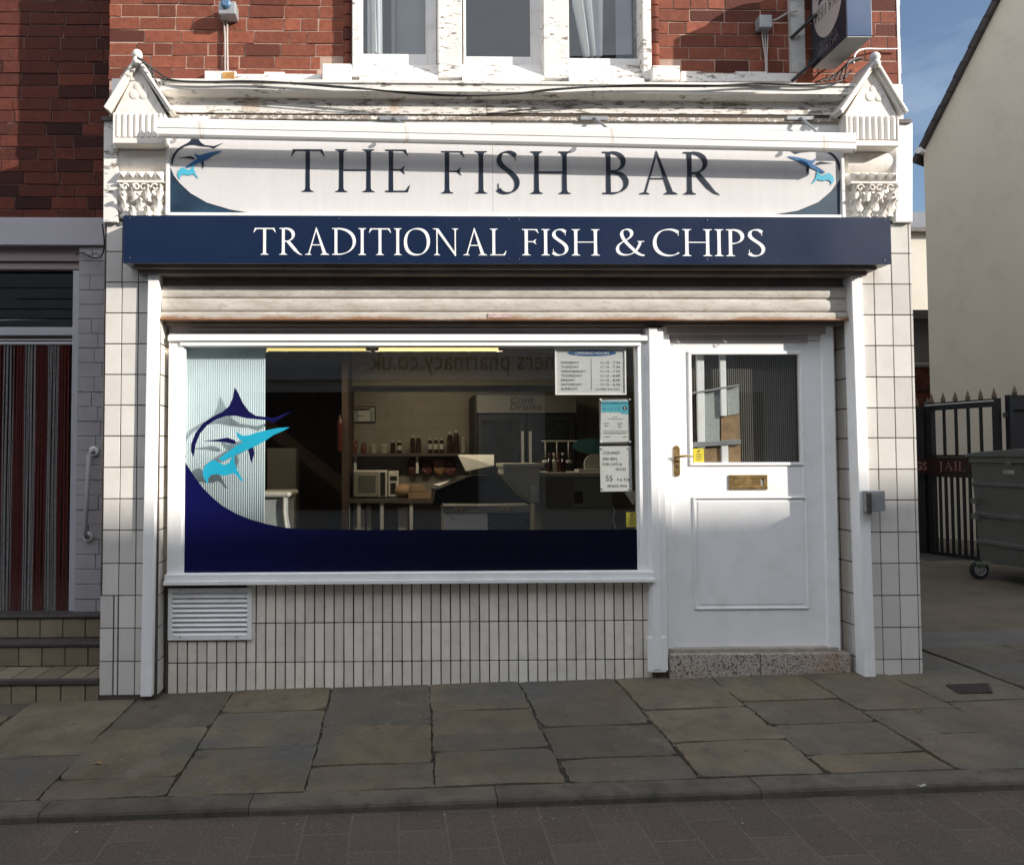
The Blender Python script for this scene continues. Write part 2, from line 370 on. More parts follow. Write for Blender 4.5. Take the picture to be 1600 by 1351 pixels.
# ================================================================== materials used
PX = lambda x, z: None
M = {}
M['white'] = basic('white_gloss_paint', (.88, .88, .87), .36, .06, 3, .25, 22, dirt=(.42, .39, .35), dirtamt=.18, streak=(1, 1, .5))
M['white2'] = basic('white_satin_paint', (.76, .75, .73), .45, .06, 4, .12, 30, dirt=(.35, .31, .26), dirtamt=.4)
zc = WZ(800, 160, 0)
st = []
for a, b in ((383, 391), (397, 402), (612, 621)):
    st.append((WX(a, 160), WX(b, 160), WZ(800, 176), WZ(800, 138), (.48, .22, .03), .95))
M['peel'] = peeling('peeling_white_timber', stains=st, amount=.625, scale=13)
M['peel_heavy'] = peeling('badly_peeling_timber', amount=.50, scale=26, stretch=(1, 1, 1.6), under=(.30, .25, .2))
M['plaster'] = peeling('chipped_cast_plaster', base=(.83, .79, .73), amount=.74, scale=18, stretch=(1, 1, 1), under=(.35, .3, .25))
M['cast'] = basic('cast_stone_paint', (.83, .785, .72), .6, .08, 5, .3, 60, dirt=(.33, .27, .2), dirtamt=.55, bdist=.004)
M['tile'] = basic('glazed_tile', (.64, .615, .575), .14, .04, 3, .22, 9, dirt=(.40, .34, .27), dirtamt=.24, tint=.10, spec=.6)
M['stalltile'] = basic('textured_stall_tile', (.76, .71, .62), .5, .05, 5, .5, 45, dirt=(.30, .26, .2), dirtamt=.3, tint=.10, bdist=.004)
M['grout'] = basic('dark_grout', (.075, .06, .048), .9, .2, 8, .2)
M['brick'] = brickmat('red_brick', (.095, .028, .019), (.275, .085, .049))
M['mortar'] = basic('pale_mortar', (.42, .29, .225), .95, .2, 12, .6, 90, dirt=(.2, .12, .1), dirtamt=.5)
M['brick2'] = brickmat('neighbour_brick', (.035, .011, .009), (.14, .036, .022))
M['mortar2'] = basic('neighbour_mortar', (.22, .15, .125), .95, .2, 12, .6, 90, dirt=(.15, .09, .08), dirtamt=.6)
M['navy'] = basic('navy_sign_face', (.007, .017, .050), .42, .06, 1.2, .04, 12, spec=.16, dirt=(.03, .045, .07), dirtamt=.12)
M['navydark'] = basic('navy_sign_side', (.03, .065, .15), .35, .06, 2, .04)
M['signwhite'] = basic('sign_white', (.62, .605, .60), .35, .03, 3, .05, 5, streak=(8, 1, .4), dirt=(.5, .44, .4), dirtamt=.18)
M['vinyl'] = basic('dark_vinyl', (.006, .014, .032), .4, .05, 2, 0)
M['lettwhite'] = basic('white_lettering', (.82, .82, .82), .4, .02, 3, 0)
M['black'] = basic('black_plastic', (.015, .014, .014), .5, .2, 6, .05)
M['grey'] = basic('galvanised_grey', (.30, .31, .32), .45, .15, 9, .15, metal=.3)
M['shadowgrey'] = basic('dark_metal_housing', (.075, .062, .055), .6, .2, 6, .1)
M['boxsoffit'] = basic('sign_underside_metal', (.40, .41, .39), .5, .15, 6, .1)
s = NT('rusty_shutter_paint')
b0 = s.ramp(s.noise(4, 6, .6, cs=(1, 1, 5)), [(.3, (.40, .37, .32)), (.7, (.60, .57, .52))])
b0 = s.mix(s.ramp(s.noise(16, 9, .75, cs=(1, 1, 3)), [(.52, 0.0), (.66, .8)]), b0, (.34, .29, .24))
zb = WZ(800, 499, 0)
g_ = s.n('ShaderNodeNewGeometry'); sp_ = s.n('ShaderNodeSeparateXYZ'); s.l(g_.outputs['Position'], sp_.inputs[0])
mr = s.n('ShaderNodeMapRange'); mr.inputs[1].default_value = zb + .045; mr.inputs[2].default_value = zb - .005; s.l(sp_.outputs[2], mr.inputs[0])
rf = s.ramp(s.math('ADD', s.math('MULTIPLY', mr.outputs[0], .42), s.math('MULTIPLY', s.noise(2.2, 9, .75, cs=(1, 1, 3)), 1.0)), [(.66, 0.0), (.88, .92)])
b0 = s.mix(rf, b0, (.24, .10, .032)); s.l(b0, s.b.inputs['Base Color']); s.b.inputs['Roughness'].default_value = .6
s.bump(s.noise(60, 7), .3, .004); M['shutter'] = s.m
M['glass'] = glassmat('window_glass', (.95, .96, .955), 1.52, 0.0, .018)
M['glassup'] = glassmat('upper_glass', (.84, .86, .87), 1.5, 0.0, .01)
M['brass'] = basic('aged_brass', (.36, .24, .10), .38, .25, 18, .12, metal=.8)
M['steel'] = basic('steel', (.55, .55, .55), .3, .1, 8, .05, metal=.9)
M['cable'] = basic('black_cable', (.02, .02, .02), .5, .1, 5, 0)
M['cablew'] = basic('grey_cable', (.42, .38, .35), .6, .1, 5, 0)
M['housing'] = basic('brown_metal_housing', (.20, .165, .14), .6, .2, 6, .1)
M['rustp'] = basic('rust_stained_render', (.42, .22, .06), .8, .3, 14, .3)
s = NT('terrazzo')
v = s.n('ShaderNodeTexVoronoi'); v.inputs['Scale'].default_value = 130; s.l(s.coord(), v.inputs['Vector'])
sep = s.n('ShaderNodeSeparateColor'); s.l(v.outputs['Color'], sep.inputs[0])
c_ = s.ramp(sep.outputs[0], [(0, (.06, .04, .03)), (.18, (.15, .10, .07)), (.24, (.34, .31, .27)), (.75, (.43, .39, .34)), (1, (.55, .52, .47))])
c_ = s.mix(s.ramp(s.noise(3, 4), [(.45, 0.0), (.8, .5)]), c_, (.33, .15, .07)); s.l(c_, s.b.inputs['Base Color']); s.b.inputs['Roughness'].default_value = .5
M['terrazzo'] = s.m

# ================================================================== ground, pavement, kerb, road
s = NT('york_stone')
a = s.n('ShaderNodeAttribute', attribute_name='tint')
b0 = s.ramp(a.outputs['Fac'], [(0, (.080, .073, .060)), (.3, (.165, .128, .080)), (.5, (.112, .103, .085)), (.75, (.19, .148, .09)), (1, (.21, .172, .115))])
b0 = s.mix(s.ramp(s.noise(2.2, 6, .65), [(.35, 0.0), (.65, .75)]), b0, (.11, .080, .045))
b0 = s.mix(s.ramp(s.noise(5, 8, .7, loc=(4, 4, 4)), [(.45, 0.0), (.75, .6)]), b0, (.040, .037, .033))
b0 = s.mix(s.ramp(s.noise(1.1, 4, .6, loc=(7, 3, 0)), [(.52, 0.0), (.66, .7)]), b0, (.085, .092, .092))
b0 = s.mix(s.ramp(s.noise(2.7, 6, .7, loc=(17, 3, 0)), [(.56, 0.0), (.7, .65)]), b0, (.19, .165, .125))
vg = s.n('ShaderNodeTexVoronoi'); vg.inputs['Scale'].default_value = 3.2; s.l(s.coord(), vg.inputs['Vector']); b0 = s.mix(s.ramp(vg.outputs['Distance'], [(.035, .75), (.055, 0.0)]), b0, (.035, .033, .030))
vg = s.n('ShaderNodeTexVoronoi'); vg.inputs['Scale'].default_value = 2.3; s.l(s.coord((1, 1, 1), (4.3, 1.7, 0)), vg.inputs['Vector']); b0 = s.mix(s.ramp(vg.outputs['Distance'], [(.025, .7), (.04, 0.0)]), b0, (.24, .22, .19))
b0 = s.mix(s.ramp(s.noise(34, 4, .5, loc=(2, 0, 0)), [(.66, 0.0), (.73, .6)]), b0, (.26, .23, .18))
b0 = s.mix(s.ramp(s.noise(9, 3, .5, loc=(12, 0, 0)), [(.66, 0.0), (.72, .5)]), b0, (.035, .03, .026))
s.l(b0, s.b.inputs['Base Color']); s.l(s.ramp(s.noise(6, 4), [(.3, .6), (.7, .85)]), s.b.inputs['Roughness'])
b1 = s.mix(s.ramp(s.noise(140, 4, .7, loc=(3, 9, 0)), [(.35, 0.0), (.75, .35)]), b0, (.11, .096, .075)); b1 = s.mix(s.ramp(s.noise(75, 5, .7, loc=(8, 9, 0)), [(.55, 0.0), (.72, .7)]), b1, (.028, .025, .022)); s.l(b1, s.b.inputs['Base Color'])
s.bump(s.math('ADD', s.noise(12, 8, .65), s.math('MULTIPLY', s.noise(60, 5), .5)), .8, .016); M['slab'] = s.m
M['joint'] = basic('joint_dirt', (.045, .038, .03), .95, .5, 30, .8, 60, dirt=(.16, .14, .11), dirtamt=.8, bdist=.01)
M['kerb'] = basic('kerb_stone', (.10, .088, .068), .85, .3, 5, .8, 40, dirt=(.035, .032, .028), dirtamt=.9, tint=.12, bdist=.008)
M['tarmac'] = basic('alley_tarmac', (.125, .098, .064), .9, .2, 3, .7, 140, dirt=(.13, .105, .07), dirtamt=.6, bdist=.006)
M['concrete'] = basic('alley_concrete', (.12, .11, .092), .85, .15, 3, .4, 80, dirt=(.07, .06, .05), dirtamt=.6, bdist=.005)
s = NT('road_pavers')
bt = s.n('ShaderNodeTexBrick'); bt.offset = .5; bt.inputs['Scale'].default_value = 1.0; bt.inputs['Mortar Size'].default_value = .006; bt.inputs['Mortar Smooth'].default_value = .6
bt.inputs['Brick Width'].default_value = .30; bt.inputs['Row Height'].default_value = .20
mpp = s.n('ShaderNodeMapping'); mpp.inputs['Rotation'].default_value = (0, 0, R(90)); gg = s.n('ShaderNodeNewGeometry'); s.l(gg.outputs['Position'], mpp.inputs[0])
wn = s.n('ShaderNodeTexNoise'); wn.inputs['Scale'].default_value = 3; s.l(gg.outputs['Position'], wn.inputs['Vector'])
wm = s.n('ShaderNodeMixRGB'); wm.inputs[0].default_value = .018; s.l(mpp.outputs[0], wm.inputs[1]); s.l(wn.outputs[1], wm.inputs[2]); s.l(wm.outputs[0], bt.inputs['Vector'])
bt.inputs['Color1'].default_value = (.080, .058, .050, 1); bt.inputs['Color2'].default_value = (.112, .078, .066, 1); bt.inputs['Mortar'].default_value = (.125, .105, .09, 1)
b0 = s.mix(s.ramp(s.noise(1.6, 7, .65), [(.42, 0.0), (.72, .8)]), bt.outputs[0], (.070, .060, .050))
b0 = s.mix(s.ramp(s.noise(120, 3, .6), [(.57, 0.0), (.68, .7)]), b0, (.21, .19, .165))
b0 = s.mix(s.ramp(s.noise(90, 3, .6, loc=(5, 5, 5)), [(.6, 0.0), (.7, .6)]), b0, (.025, .022, .022))
s.l(b0, s.b.inputs['Base Color']); s.b.inputs['Roughness'].default_value = .85
s.bump(s.math('SUBTRACT', s.math('MULTIPLY', s.noise(130, 6, .7), .8), s.math('MULTIPLY', bt.outputs['Fac'], .35)), .6, .010); M['road'] = s.m

def k_out(X):                      # kerb outer edge as a line in world
    a, b = G(0, 1273), G(1600, 1219)
    return a.y + (b.y - a.y) * (X - a.x) / (b.x - a.x)
def k_in(X): return k_out(X) + .13
RD = .042
# base sheet
mb = MB(); nx, ny = 40, 30; vs = []
xs_ = [-600, -200, -60, -20] + [-9 + i * .7 for i in range(31)] + [20, 60, 200, 600]; ys_ = [-600, -150, -40, -20, -13, -10, -8, -6, -5, -4, -3, -2, -1, 0, 1, 2, 3, 4, 5, 6, 8, 10, 14, 20, 40, 150, 600]
for y in ys_:
    for x in xs_: vs.append((x, y, gz(x, y) - (.13 if -6 < y < .9 and x < 30 else .13)))
n = len(xs_); fs = [(j * n + i, j * n + i + 1, (j + 1) * n + i + 1, (j + 1) * n + i) for j in range(len(ys_) - 1) for i in range(n - 1)]
obj('ground', mb.add(vs, fs, .5), M['tarmac'], kind='structure', fix=False)
# road sheet
mb = MB(); vs = []; xr = [-40, -20] + [-9 + i * .5 for i in range(43)] + [25, 45]
for x in xr:
    for t in range(8):
        y = k_out(x) + .01 - t * 1.35; vs.append((x, y, gz(x, k_out(x)) - RD + .02 * (y - k_out(x)) * (1 if t < 4 else 0) - (0.02 * 1.35 * 3 if t >= 4 else 0)))
fs = [(i * 8 + t, (i + 1) * 8 + t, (i + 1) * 8 + t + 1, i * 8 + t + 1) for i in range(len(xr) - 1) for t in range(7)]
obj('road', mb.add(vs, fs, .5), M['road'], kind='structure')
# pavement bed and slabs
mb = MB(); vs = []
for x in xr:
    for y in (k_in(x), -.9, -.4, .3): vs.append((x, y, gz(x, y) - .016))
fs = [(i * 4 + t, (i + 1) * 4 + t, (i + 1) * 4 + t + 1, i * 4 + t + 1) for i in range(len(xr) - 1) for t in range(3)]
obj('pavement_bed', mb.add(vs, fs, .5), M['joint'], kind='structure')
bounds = [((28, 1112), (-185, 1255)), ((215, 1088), (56, 1250)), ((365, 1080), (262, 1239)), ((519, 1074), (479, 1228)), ((671, 1068), (679, 1217)), ((811, 1066), (883, 1212)), ((969, 1068), (1089, 1208)), ((1120, 1065), (1287, 1200)), ((1262, 1060), (1497, 1200)), ((1400, 1060), (1703, 1200))]
lines = []
for a, b in bounds:
    A, B = G(*a), G(*b); m = (A.x - B.x) / (A.y - B.y); lines.append((A.x - m * A.y, m))   # X = c + m*Y
d0 = lines[1][0] - lines[2][0]
for k in range(12): lines.insert(0, (lines[0][0] - .62, lines[0][1] * .9))
for k in range(14): lines.append((lines[-1][0] + .63, lines[-1][1] * .9))
cross = {0: [1181], 1: [1138, 1213], 2: [1112, 1166], 3: [1132, 1192], 4: [1107, 1145, 1171], 5: [1131, 1182], 6: [1104, 1136, 1157], 7: [1090, 1128, 1176], 8: [1105, 1145], 9: [1090, 1140]}
mb = MB()
def slab(mb, c0, c1, y0, y1, gap, th=.03, sub=12):
    # quad between lines c0,c1 and depths y0<y1, gently uneven, worn edge
    dz = rnd.uniform(-.004, .004); tx, ty = rnd.uniform(-.004, .004), rnd.uniform(-.004, .004); vs = []
    g = gap / 2; f1, f2, p1, p2 = rnd.uniform(5, 9), rnd.uniform(17, 25), rnd.uniform(0, 6), rnd.uniform(0, 6)
    for j in range(sub + 1):
        for i in range(sub + 1):
            v_ = y0 + g + (y1 - y0 - 2 * g) * j / sub; e0 = c0[0] + c0[1] * v_ + g; e1 = c1[0] + c1[1] * v_ - g
            x_ = e0 + (e1 - e0) * i / sub; edge = i in (0, sub) or j in (0, sub)
            if i in (0, sub): x_ += rnd.uniform(-.004, .004) + .004 * math.sin(f1 * v_ + p1 + i) + .002 * math.sin(f2 * v_ + p2)
            yv = v_ + (rnd.uniform(-.004, .004) + .004 * math.sin(f1 * x_ + p2 + j) if j in (0, sub) else 0)
            corner = i in (0, sub) and j in (0, sub)
            if corner: x_ += (.02 if i == 0 else -.02) * rnd.random() ** 2; yv += (.02 if j == 0 else -.02) * rnd.random() ** 2
            vs.append((x_, yv, gz(x_, yv) + dz + tx * (i / sub - .5) + ty * (j / sub - .5) + .0015 * math.sin(9 * x_ + p1) * math.sin(11 * yv + p2) - (.003 if edge else 0)))
    n_ = sub + 1; fs = [(j * n_ + i, j * n_ + i + 1, (j + 1) * n_ + i + 1, (j + 1) * n_ + i) for j in range(sub) for i in range(sub)]
    rim = [i for i in range(n_)] + [j * n_ + sub for j in range(1, n_)] + [sub * n_ + i for i in range(sub - 1, -1, -1)] + [j * n_ for j in range(sub - 1, 0, -1)]
    b = len(vs); vs += [(vs[i][0], vs[i][1], vs[i][2] - th) for i in rim]; L = len(rim)
    fs += [(rim[k], b + k, b + (k + 1) % L, rim[(k + 1) % L]) for k in range(L)]
    mb.add(vs, fs)
for i in range(len(lines) - 1):
    xm = (lines[i][0] + lines[i + 1][0]) / 2; yk = k_in(xm) ; k = i - 12
    if k in cross:
        um = [(bounds[k][0][0] + bounds[k][1][0] + (bounds[k + 1][0][0] + bounds[k + 1][1][0] if k + 1 < len(bounds) else bounds[k][0][0] + bounds[k][1][0] + 260)) / 4][0]
        cs = [G(um, r).y for r in cross[k]]
    else:
        cs = []; y = -.1 - rnd.random() * .4
        while y > yk + .3: cs.append(y); y -= rnd.uniform(.45, .8)
    right = xm > 3.35
    ys = [(.60 if right else .28)] + cs + [yk + .004]
    for a, b in zip(ys[:-1], ys[1:]):
        if a - b > .06: slab(mb, lines[i], lines[i + 1], b, a, rnd.choice((.006, .009, .013, .022)))
obj('pavement', mb, M['slab'], kind='structure')
mb = MB(); qg = random.Random(31)
for k in range(700):
    if k % 3:
        l_ = qg.choice(lines[10:24]); y = qg.uniform(-1.7, .1); x = l_[0] + l_[1] * y + qg.gauss(0, .008)
    else: x = qg.uniform(-4, 5); y = k_out(x) + (-abs(qg.gauss(0, .06)) - .01 if k % 2 else qg.uniform(.2, 1.8))
    z = gz(x, y) + (0 if y > k_out(x) else -RD); r = qg.uniform(.0018, .006)
    if k % 3: z -= .006
    mb.add([(x - r, y, z), (x, y - r, z), (x + r * 1.2, y, z), (x, y + r, z), (x + r * .2, y, z + r)], [(0, 1, 4), (1, 2, 4), (2, 3, 4), (3, 0, 4)], qg.random())
obj('grit', mb, basic('loose_grit', (.22, .20, .17), .9, .4, 40, .2, tint=.6), kind='stuff', label='loose grit lying in the joints between flagstones', cat='grit')
# kerb stones
mb = MB(); us = [75, 390, 775, 1195]
xk = [G(u, 1255).x if u < 500 else G(u, 1238).x for u in us]; st0 = xk[1] - xk[0]
xk = [xk[0] - 1.0 * i for i in range(9, 0, -1)] + xk + [xk[-1] + 1.25 * i for i in range(1, 14)]
for a, b in zip(xk[:-1], xk[1:]):
    prof = []; dz = rnd.uniform(-.003, .003)
    for x in (a + .002, b - .002):
        yo, yi = k_out(x), k_in(x); z = gz(x, yo) + dz
        prof += [(x, yo, z - .09), (x, yo, z - .018), (x, yo + .006, z - .006), (x, yo + .02, z), (x, yi - .004, gz(x, yi) + dz - .001), (x, yi - .004, z - .09)]
    mb.add(prof, [(0, 1, 7, 6), (1, 2, 8, 7), (2, 3, 9, 8), (3, 4, 10, 9), (4, 5, 11, 10), (0, 5, 4, 3, 2, 1), (6, 7, 8, 9, 10, 11)])
obj('kerb', mb, M['kerb'], kind='structure')
# alley surface on the right
mb = MB(); vs = []; xa = [3.3, 4, 5, 6, 7, 8, 10, 12, 16, 30]
for x in xa:
    for y in (.60, 1.02): vs.append((x, y, gz(x, y) - .004))
obj('alley_apron', mb.add(vs, [(2*i, 2*i+2, 2*i+3, 2*i+1) for i in range(len(xa)-1)]), M['concrete'], kind='structure')
mb = MB(); vs = []
for x in xa:
    for y in (1.024, 2, 3, 4, 5, 6, 8, 12, 20): vs.append((x, y, gz(x, y) - .010))
obj('alley', mb.add(vs, [(9*i+t, 9*i+9+t, 9*i+10+t, 9*i+1+t) for i in range(len(xa)-1) for t in range(8)]), M['tarmac'], kind='structure')

# manhole cover, leaf and litter bits
c0, c1, c2, c3 = G(1478, 1070), G(1545, 1068), G(1551, 1082), G(1499, 1083)
mb = MB(); top = [p + Vector((0, 0, .006)) for p in (c0, c1, c2, c3)]; bot = [p - Vector((0, 0, .01)) for p in (c0, c1, c2, c3)]
mb.add(top + bot, [(0, 1, 2, 3), (0, 4, 5, 1), (1, 5, 6, 2), (2, 6, 7, 3), (3, 7, 4, 0)])
for i in range(6):
    t = (i + .5) / 6; a = c0.lerp(c3, t); b = c1.lerp(c2, t); mb.tube([a.lerp(b, .06) + Vector((0, 0, .007)), a.lerp(b, .94) + Vector((0, 0, .007))], .003, 4)
obj('drain_cover', mb, basic('rusty_iron', (.045, .03, .025), .8, .3, 20, .4), label='small dark rusty metal cover set in the pavement by the alley', cat='drain cover', kind=None)
lf = basic('dry_leaf', (.30, .20, .08), .7, .3, 30, .1); lw = basic('paper_scrap', (.45, .44, .42), .7, .1, 30, .1)
for u, v, r, m_, lab in ((153, 1194, .018, lf, 'small curled yellow leaf on the flagstones near the neighbour steps'), (1436, 1112, .013, lf, 'tiny dry leaf on the flagstone below the drain cover'), (1440, 1231, .016, lw, 'crumpled pale scrap of litter lying against the kerb')):
    p = G(u, v); mb = MB(); vs = [(p.x, p.y, p.z + .012)]; k = 9
    for i in range(k):
        t = 2 * math.pi * i / k; q = r * (1 + .35 * math.cos(2 * t) + rnd.uniform(-.2, .2)); vs.append((p.x + q * math.cos(t), p.y + q * .8 * math.sin(t), p.z + .006 + rnd.uniform(0, .012)))
    mb.add(vs, [(0, 1 + i, 1 + (i + 1) % k) for i in range(k)])
    o = obj('fallen_leaf' if m_ is lf else 'litter_scrap', mb, m_, label=lab, cat='leaf' if m_ is lf else 'litter', smooth=True)
    o.modifiers.new('solid', 'SOLIDIFY').thickness = .001

# ================================================================== bricks helper
def bricks(mb, x0, x1, z0, z1, Y, ch=.0878, L=.243, H=.118, jt=.009, dep=.05, skip=None, seed=3, hdr=.42):
    q = random.Random(seed); z = z0; row = 0
    while z < z1 - .01:
        x = x0 - q.uniform(0, L); 
        while x < x1:
            l = H if q.random() < hdr else L * q.uniform(.97, 1.03)
            a, b = max(x, x0), min(x + l - jt, x1); zt = min(z + ch - jt, z1)
            if b - a > .025:
                segs = [(a, b)]
                if skip:
                    for (sx0, sx1, sz0, sz1) in skip:
                        if z + ch * .5 > sz0 and z + ch * .5 < sz1:
                            ns = []
                            for (p, r_) in segs:
                                if r_ <= sx0 or p >= sx1: ns.append((p, r_))
                                else:
                                    if sx0 - p > .02: ns.append((p, sx0))
                                    if r_ - sx1 > .02: ns.append((sx1, r_))
                            segs = ns
                for (p, r_) in segs:
                    t = min(1, max(0, q.gauss(.5, .30))); o = q.uniform(-.003, .003)
                    P = [(xx + q.uniform(-.0025, .0025), yy, zz + q.uniform(-.0025, .0025)) for zz in (z, zt) for yy in (Y + o, Y + dep) for xx in (p, r_)]
                    mb.add(P, [(0, 2, 3, 1), (4, 5, 7, 6), (0, 1, 5, 4), (0, 4, 6, 2), (1, 3, 7, 5)], t)
            x += l
        z += ch; row += 1

# ================================================================== THE SHOP BUILDING
XL, XR = WX(161, 773), WX(1434, 773)
YB = .12
shop = empty('shop_building', (0.6, 0, 0), 'red brick building with white painted and tiled fish and chip shop front', 'shop building')
bx0, bx1 = WX(171, 60, YB), WX(1403, 60, YB)
wz0, wz1 = WZ(800, 125, YB), 7.9
wx0, wx1 = WX(549, 60, YB), WX(1018, 60, YB); wtop = 6.05
mb = MB()
bricks(mb, bx0, bx1, WZ(300, 126, YB), wz1, YB, skip=[(wx0, wx1, 0, wtop), (WX(500, 110, YB), WX(1065, 110, YB), 0, WZ(700, 99, YB))])
obj('brick_wall', mb, M['brick'], shop)
mb = MB()
mb.box(bx0 + .002, wx0, YB + .004, .45, 2.9, wz1).box(wx1, bx1 - .002, YB + .004, .45, 2.9, wz1).box(wx0, wx1, YB + .007, .45, wtop, wz1)
obj('mortar_bed', mb, M['mortar'], shop)
# rounded brick jambs beside the upper windows
for xa_, xb_ in ((WX(535, 50, .09), WX(550, 50, .09)), (WX(1018, 50, .09), WX(1033, 50, .09))):
    z = wz0; mb = MB()
    while z < wtop:
        z2 = min(z + .0795, wtop); xm = (xa_ + xb_) / 2; r = (xb_ - xa_) / 2; P = []
        for zz in (z, z2):
            for k in range(9):
                t = math.pi * k / 8; P.append((xm - r * math.cos(t), YB + .02 - r * 1.2 * math.sin(t), zz))
        mb.add(P, [(k, k + 1, k + 10, k + 9) for k in range(8)] + [tuple(range(8, -1, -1)), tuple(range(9, 18))]); z += .0878
    obj('bullnose_brick_jamb', mb, M['brick'], shop)
# brick side wall, back wall, floors, roof
mb = MB(); bw = .22
mb.box(bx0, bx0 + bw, .45, 8, 2.95, wz1).box(bx1 - bw, bx1, .45, 8, 2.95, wz1).box(bx0 + bw, bx1 - bw, 7.8, 8, 0, wz1)
mb.box(XL, XL + .1, .5, 8, -.3, 2.95).box(XR - .1, XR, .5, 8, -.3, 2.95)
obj('side_wall', mb, basic('rendered_side_wall', (.46, .43, .37), .9, .2, 5, .4), shop)
obj('roof', MB().prism([(bx0 - .1, wz1), (bx1 + .1, wz1), (bx1 + .1, wz1 + .15), (bx0 - .1, wz1 + .15)], -.05, 8.1), basic('roof_slate', (.06, .06, .07), .6, .2, 8, .3), shop)
obj('upper_floor', MB().box(bx0 + bw, bx1 - bw, .46, 7.8, 2.72, 2.98), basic('ceiling_plaster', (.45, .42, .36), .9, .06, 4, .1), shop)
obj('interior_wall', MB().box(bx0 + bw, bx1 - bw, 3.4, 3.5, 2.99, wz1 - .1).box(bx0 + bw + .002, bx0 + bw + .05, .46, 3.39, 2.99, wz1 - .1).box(bx1 - bw - .05, bx1 - bw - .002, .46, 3.39, 2.99, wz1 - .1), basic('upstairs_wall', (.20, .20, .22), .9, .05, 3, .1), shop, label='dim grey upstairs room wall seen through the sash windows')
# pale edge strip down the right corner of the brickwork
mb = MB(); z = 3.1
while z < wz1:
    l = rnd.uniform(.05, .2); mb.box(bx1 - .004, bx1 + .012 + rnd.uniform(0, .008), YB - .002, YB + .06, z, z + l); z += l
obj('render_edge', mb, M['peel'], shop)

# ---- upper windows: stone frame with mullions, sashes, panes
F = .05; SASH = F + .10
for (u0, u1) in ((550, 562), (684, 722), (849, 888), (1004, 1018)):
    mb = MB(); mb.box(WX(u0, 60, F), WX(u1, 60, F), F, SASH + .1, WZ(800, 122, F), wtop)
    obj('window_mullion', mb, M['peel'], shop, bevel=.006)
obj('window_head', MB().box(wx0, wx1, F - .001, SASH + .1, wtop - .12, wtop + .001), M['peel'], shop, bevel=.006)
for (u0, u1) in ((562, 684), (722, 849), (888, 1004)):
    mb = MB(); a, b = WX(u0, 100, F), WX(u1, 100, F); zt = WZ(u0, 101, SASH); zb_ = WZ(u0, 124, F - .03)
    mb.add([(a, F - .03, zb_), (b, F - .03, zb_), (b, SASH, zt), (a, SASH, zt), (a, F - .03, zb_ - .08), (b, F - .03, zb_ - .08), (b, SASH, zb_ - .08), (a, SASH, zb_ - .08)], [(0, 1, 2, 3), (0, 4, 5, 1), (4, 7, 6, 5), (0, 3, 7, 4), (1, 5, 6, 2)])
    obj('sloping_sill', mb, M['peel'], shop)
obj('sill_end_block', MB().pbox(503, 99, 549, 125, -.0, .14), M['peel'], shop, bevel=.008)
obj('sill_end_block', MB().pbox(1019, 102, 1063, 125, -.0, .14), M['peel'], shop, bevel=.008)
for k, (u0, u1, g0, g1, vb) in enumerate(((562, 676, 567, 668, 84), (724, 842, 728, 832, 88), (888, 1003, 889, 999, 91))):
    a, b, c, d = WX(u0, 50, SASH), WX(u1 + 6, 50, SASH), WX(g0, 50, SASH), WX(g1, 50, SASH)
    zb0, zb1 = WZ(u0, vb + 17, SASH) - .01, WZ(u0, vb, SASH)
    mb = MB().box(a, c, SASH, SASH + .045, zb0, wtop).box(d, b, SASH, SASH + .045, zb0, wtop).box(c, d, SASH, SASH + .045, zb0, zb1).box(c, d, SASH + .002, SASH + .043, 4.95, 5.0).box(d - .012, d, SASH + .01, SASH + .04, zb1, 4.95)
    fr = obj('sash_window', mb, M['white2'], shop, bevel=.004)
    obj('window_pane', MB().box(c, d, SASH + .018, SASH + .022, zb1, wtop), M['glassup'], fr)
# curtains (things hanging behind the panes)
cm = basic('net_curtain', (.78, .78, .77), .9, .05, 4, .1)
def curtain(u0, u1, v1, folds, lab, bunch=None, amp=.03):
    Yc = SASH + .075; mb = MB(); n = 60; rows = 14; vs = []
    for j in range(rows + 1):
        t = j / rows; z = WZ(u0, v1, Yc) * (1 - t) + (wtop - .05) * t
        for i in range(n + 1):
            q = i / n; x = WX(u0, 50, Yc) * (1 - q) + WX(u1, 50, Yc) * q
            if bunch: x = x + (bunch - x) * max(0, (1 - t * 4)) * .45
            vs.append((x, Yc + amp * math.sin(q * folds * 6.28) + .01 * math.sin(q * 31 + j * .6), z))
    mb.add(vs, [(j * (n + 1) + i, j * (n + 1) + i + 1, (j + 1) * (n + 1) + i + 1, (j + 1) * (n + 1) + i) for j in range(rows) for i in range(n)], .5)
    obj('curtain', mb, cm, smooth=True, label=lab, cat='curtain', group='curtains behind the upstairs windows', fix=False)
curtain(574, 598, 86, 1.2, 'narrow white curtain tied back in the left upstairs window')
curtain(612, 618, 86, .5, 'thin white strip of net curtain in the left upstairs window, right of the wide one', amp=.008)
curtain(893, 944, 91, 3, 'gathered white curtain in the right upstairs window', bunch=WX(925, 50, .4))
obj('window_blind', MB().box(WX(620, 50, .5), WX(684, 50, .5), .27, .275, 3.0, 6.0), basic('grey_blind', (.36, .36, .36), .8, .1, 3, .1), label='smooth grey blind filling the right half of the left upstairs window', cat='blind')
obj('window_blind', MB().box(WX(948, 50, .5), WX(1010, 50, .5), .27, .275, 3.0, 6.0), basic('pale_grey_blind', (.42, .44, .46), .8, .1, 3, .1), label='pale grey blind behind the gathered curtain in the right upstairs window', cat='blind')

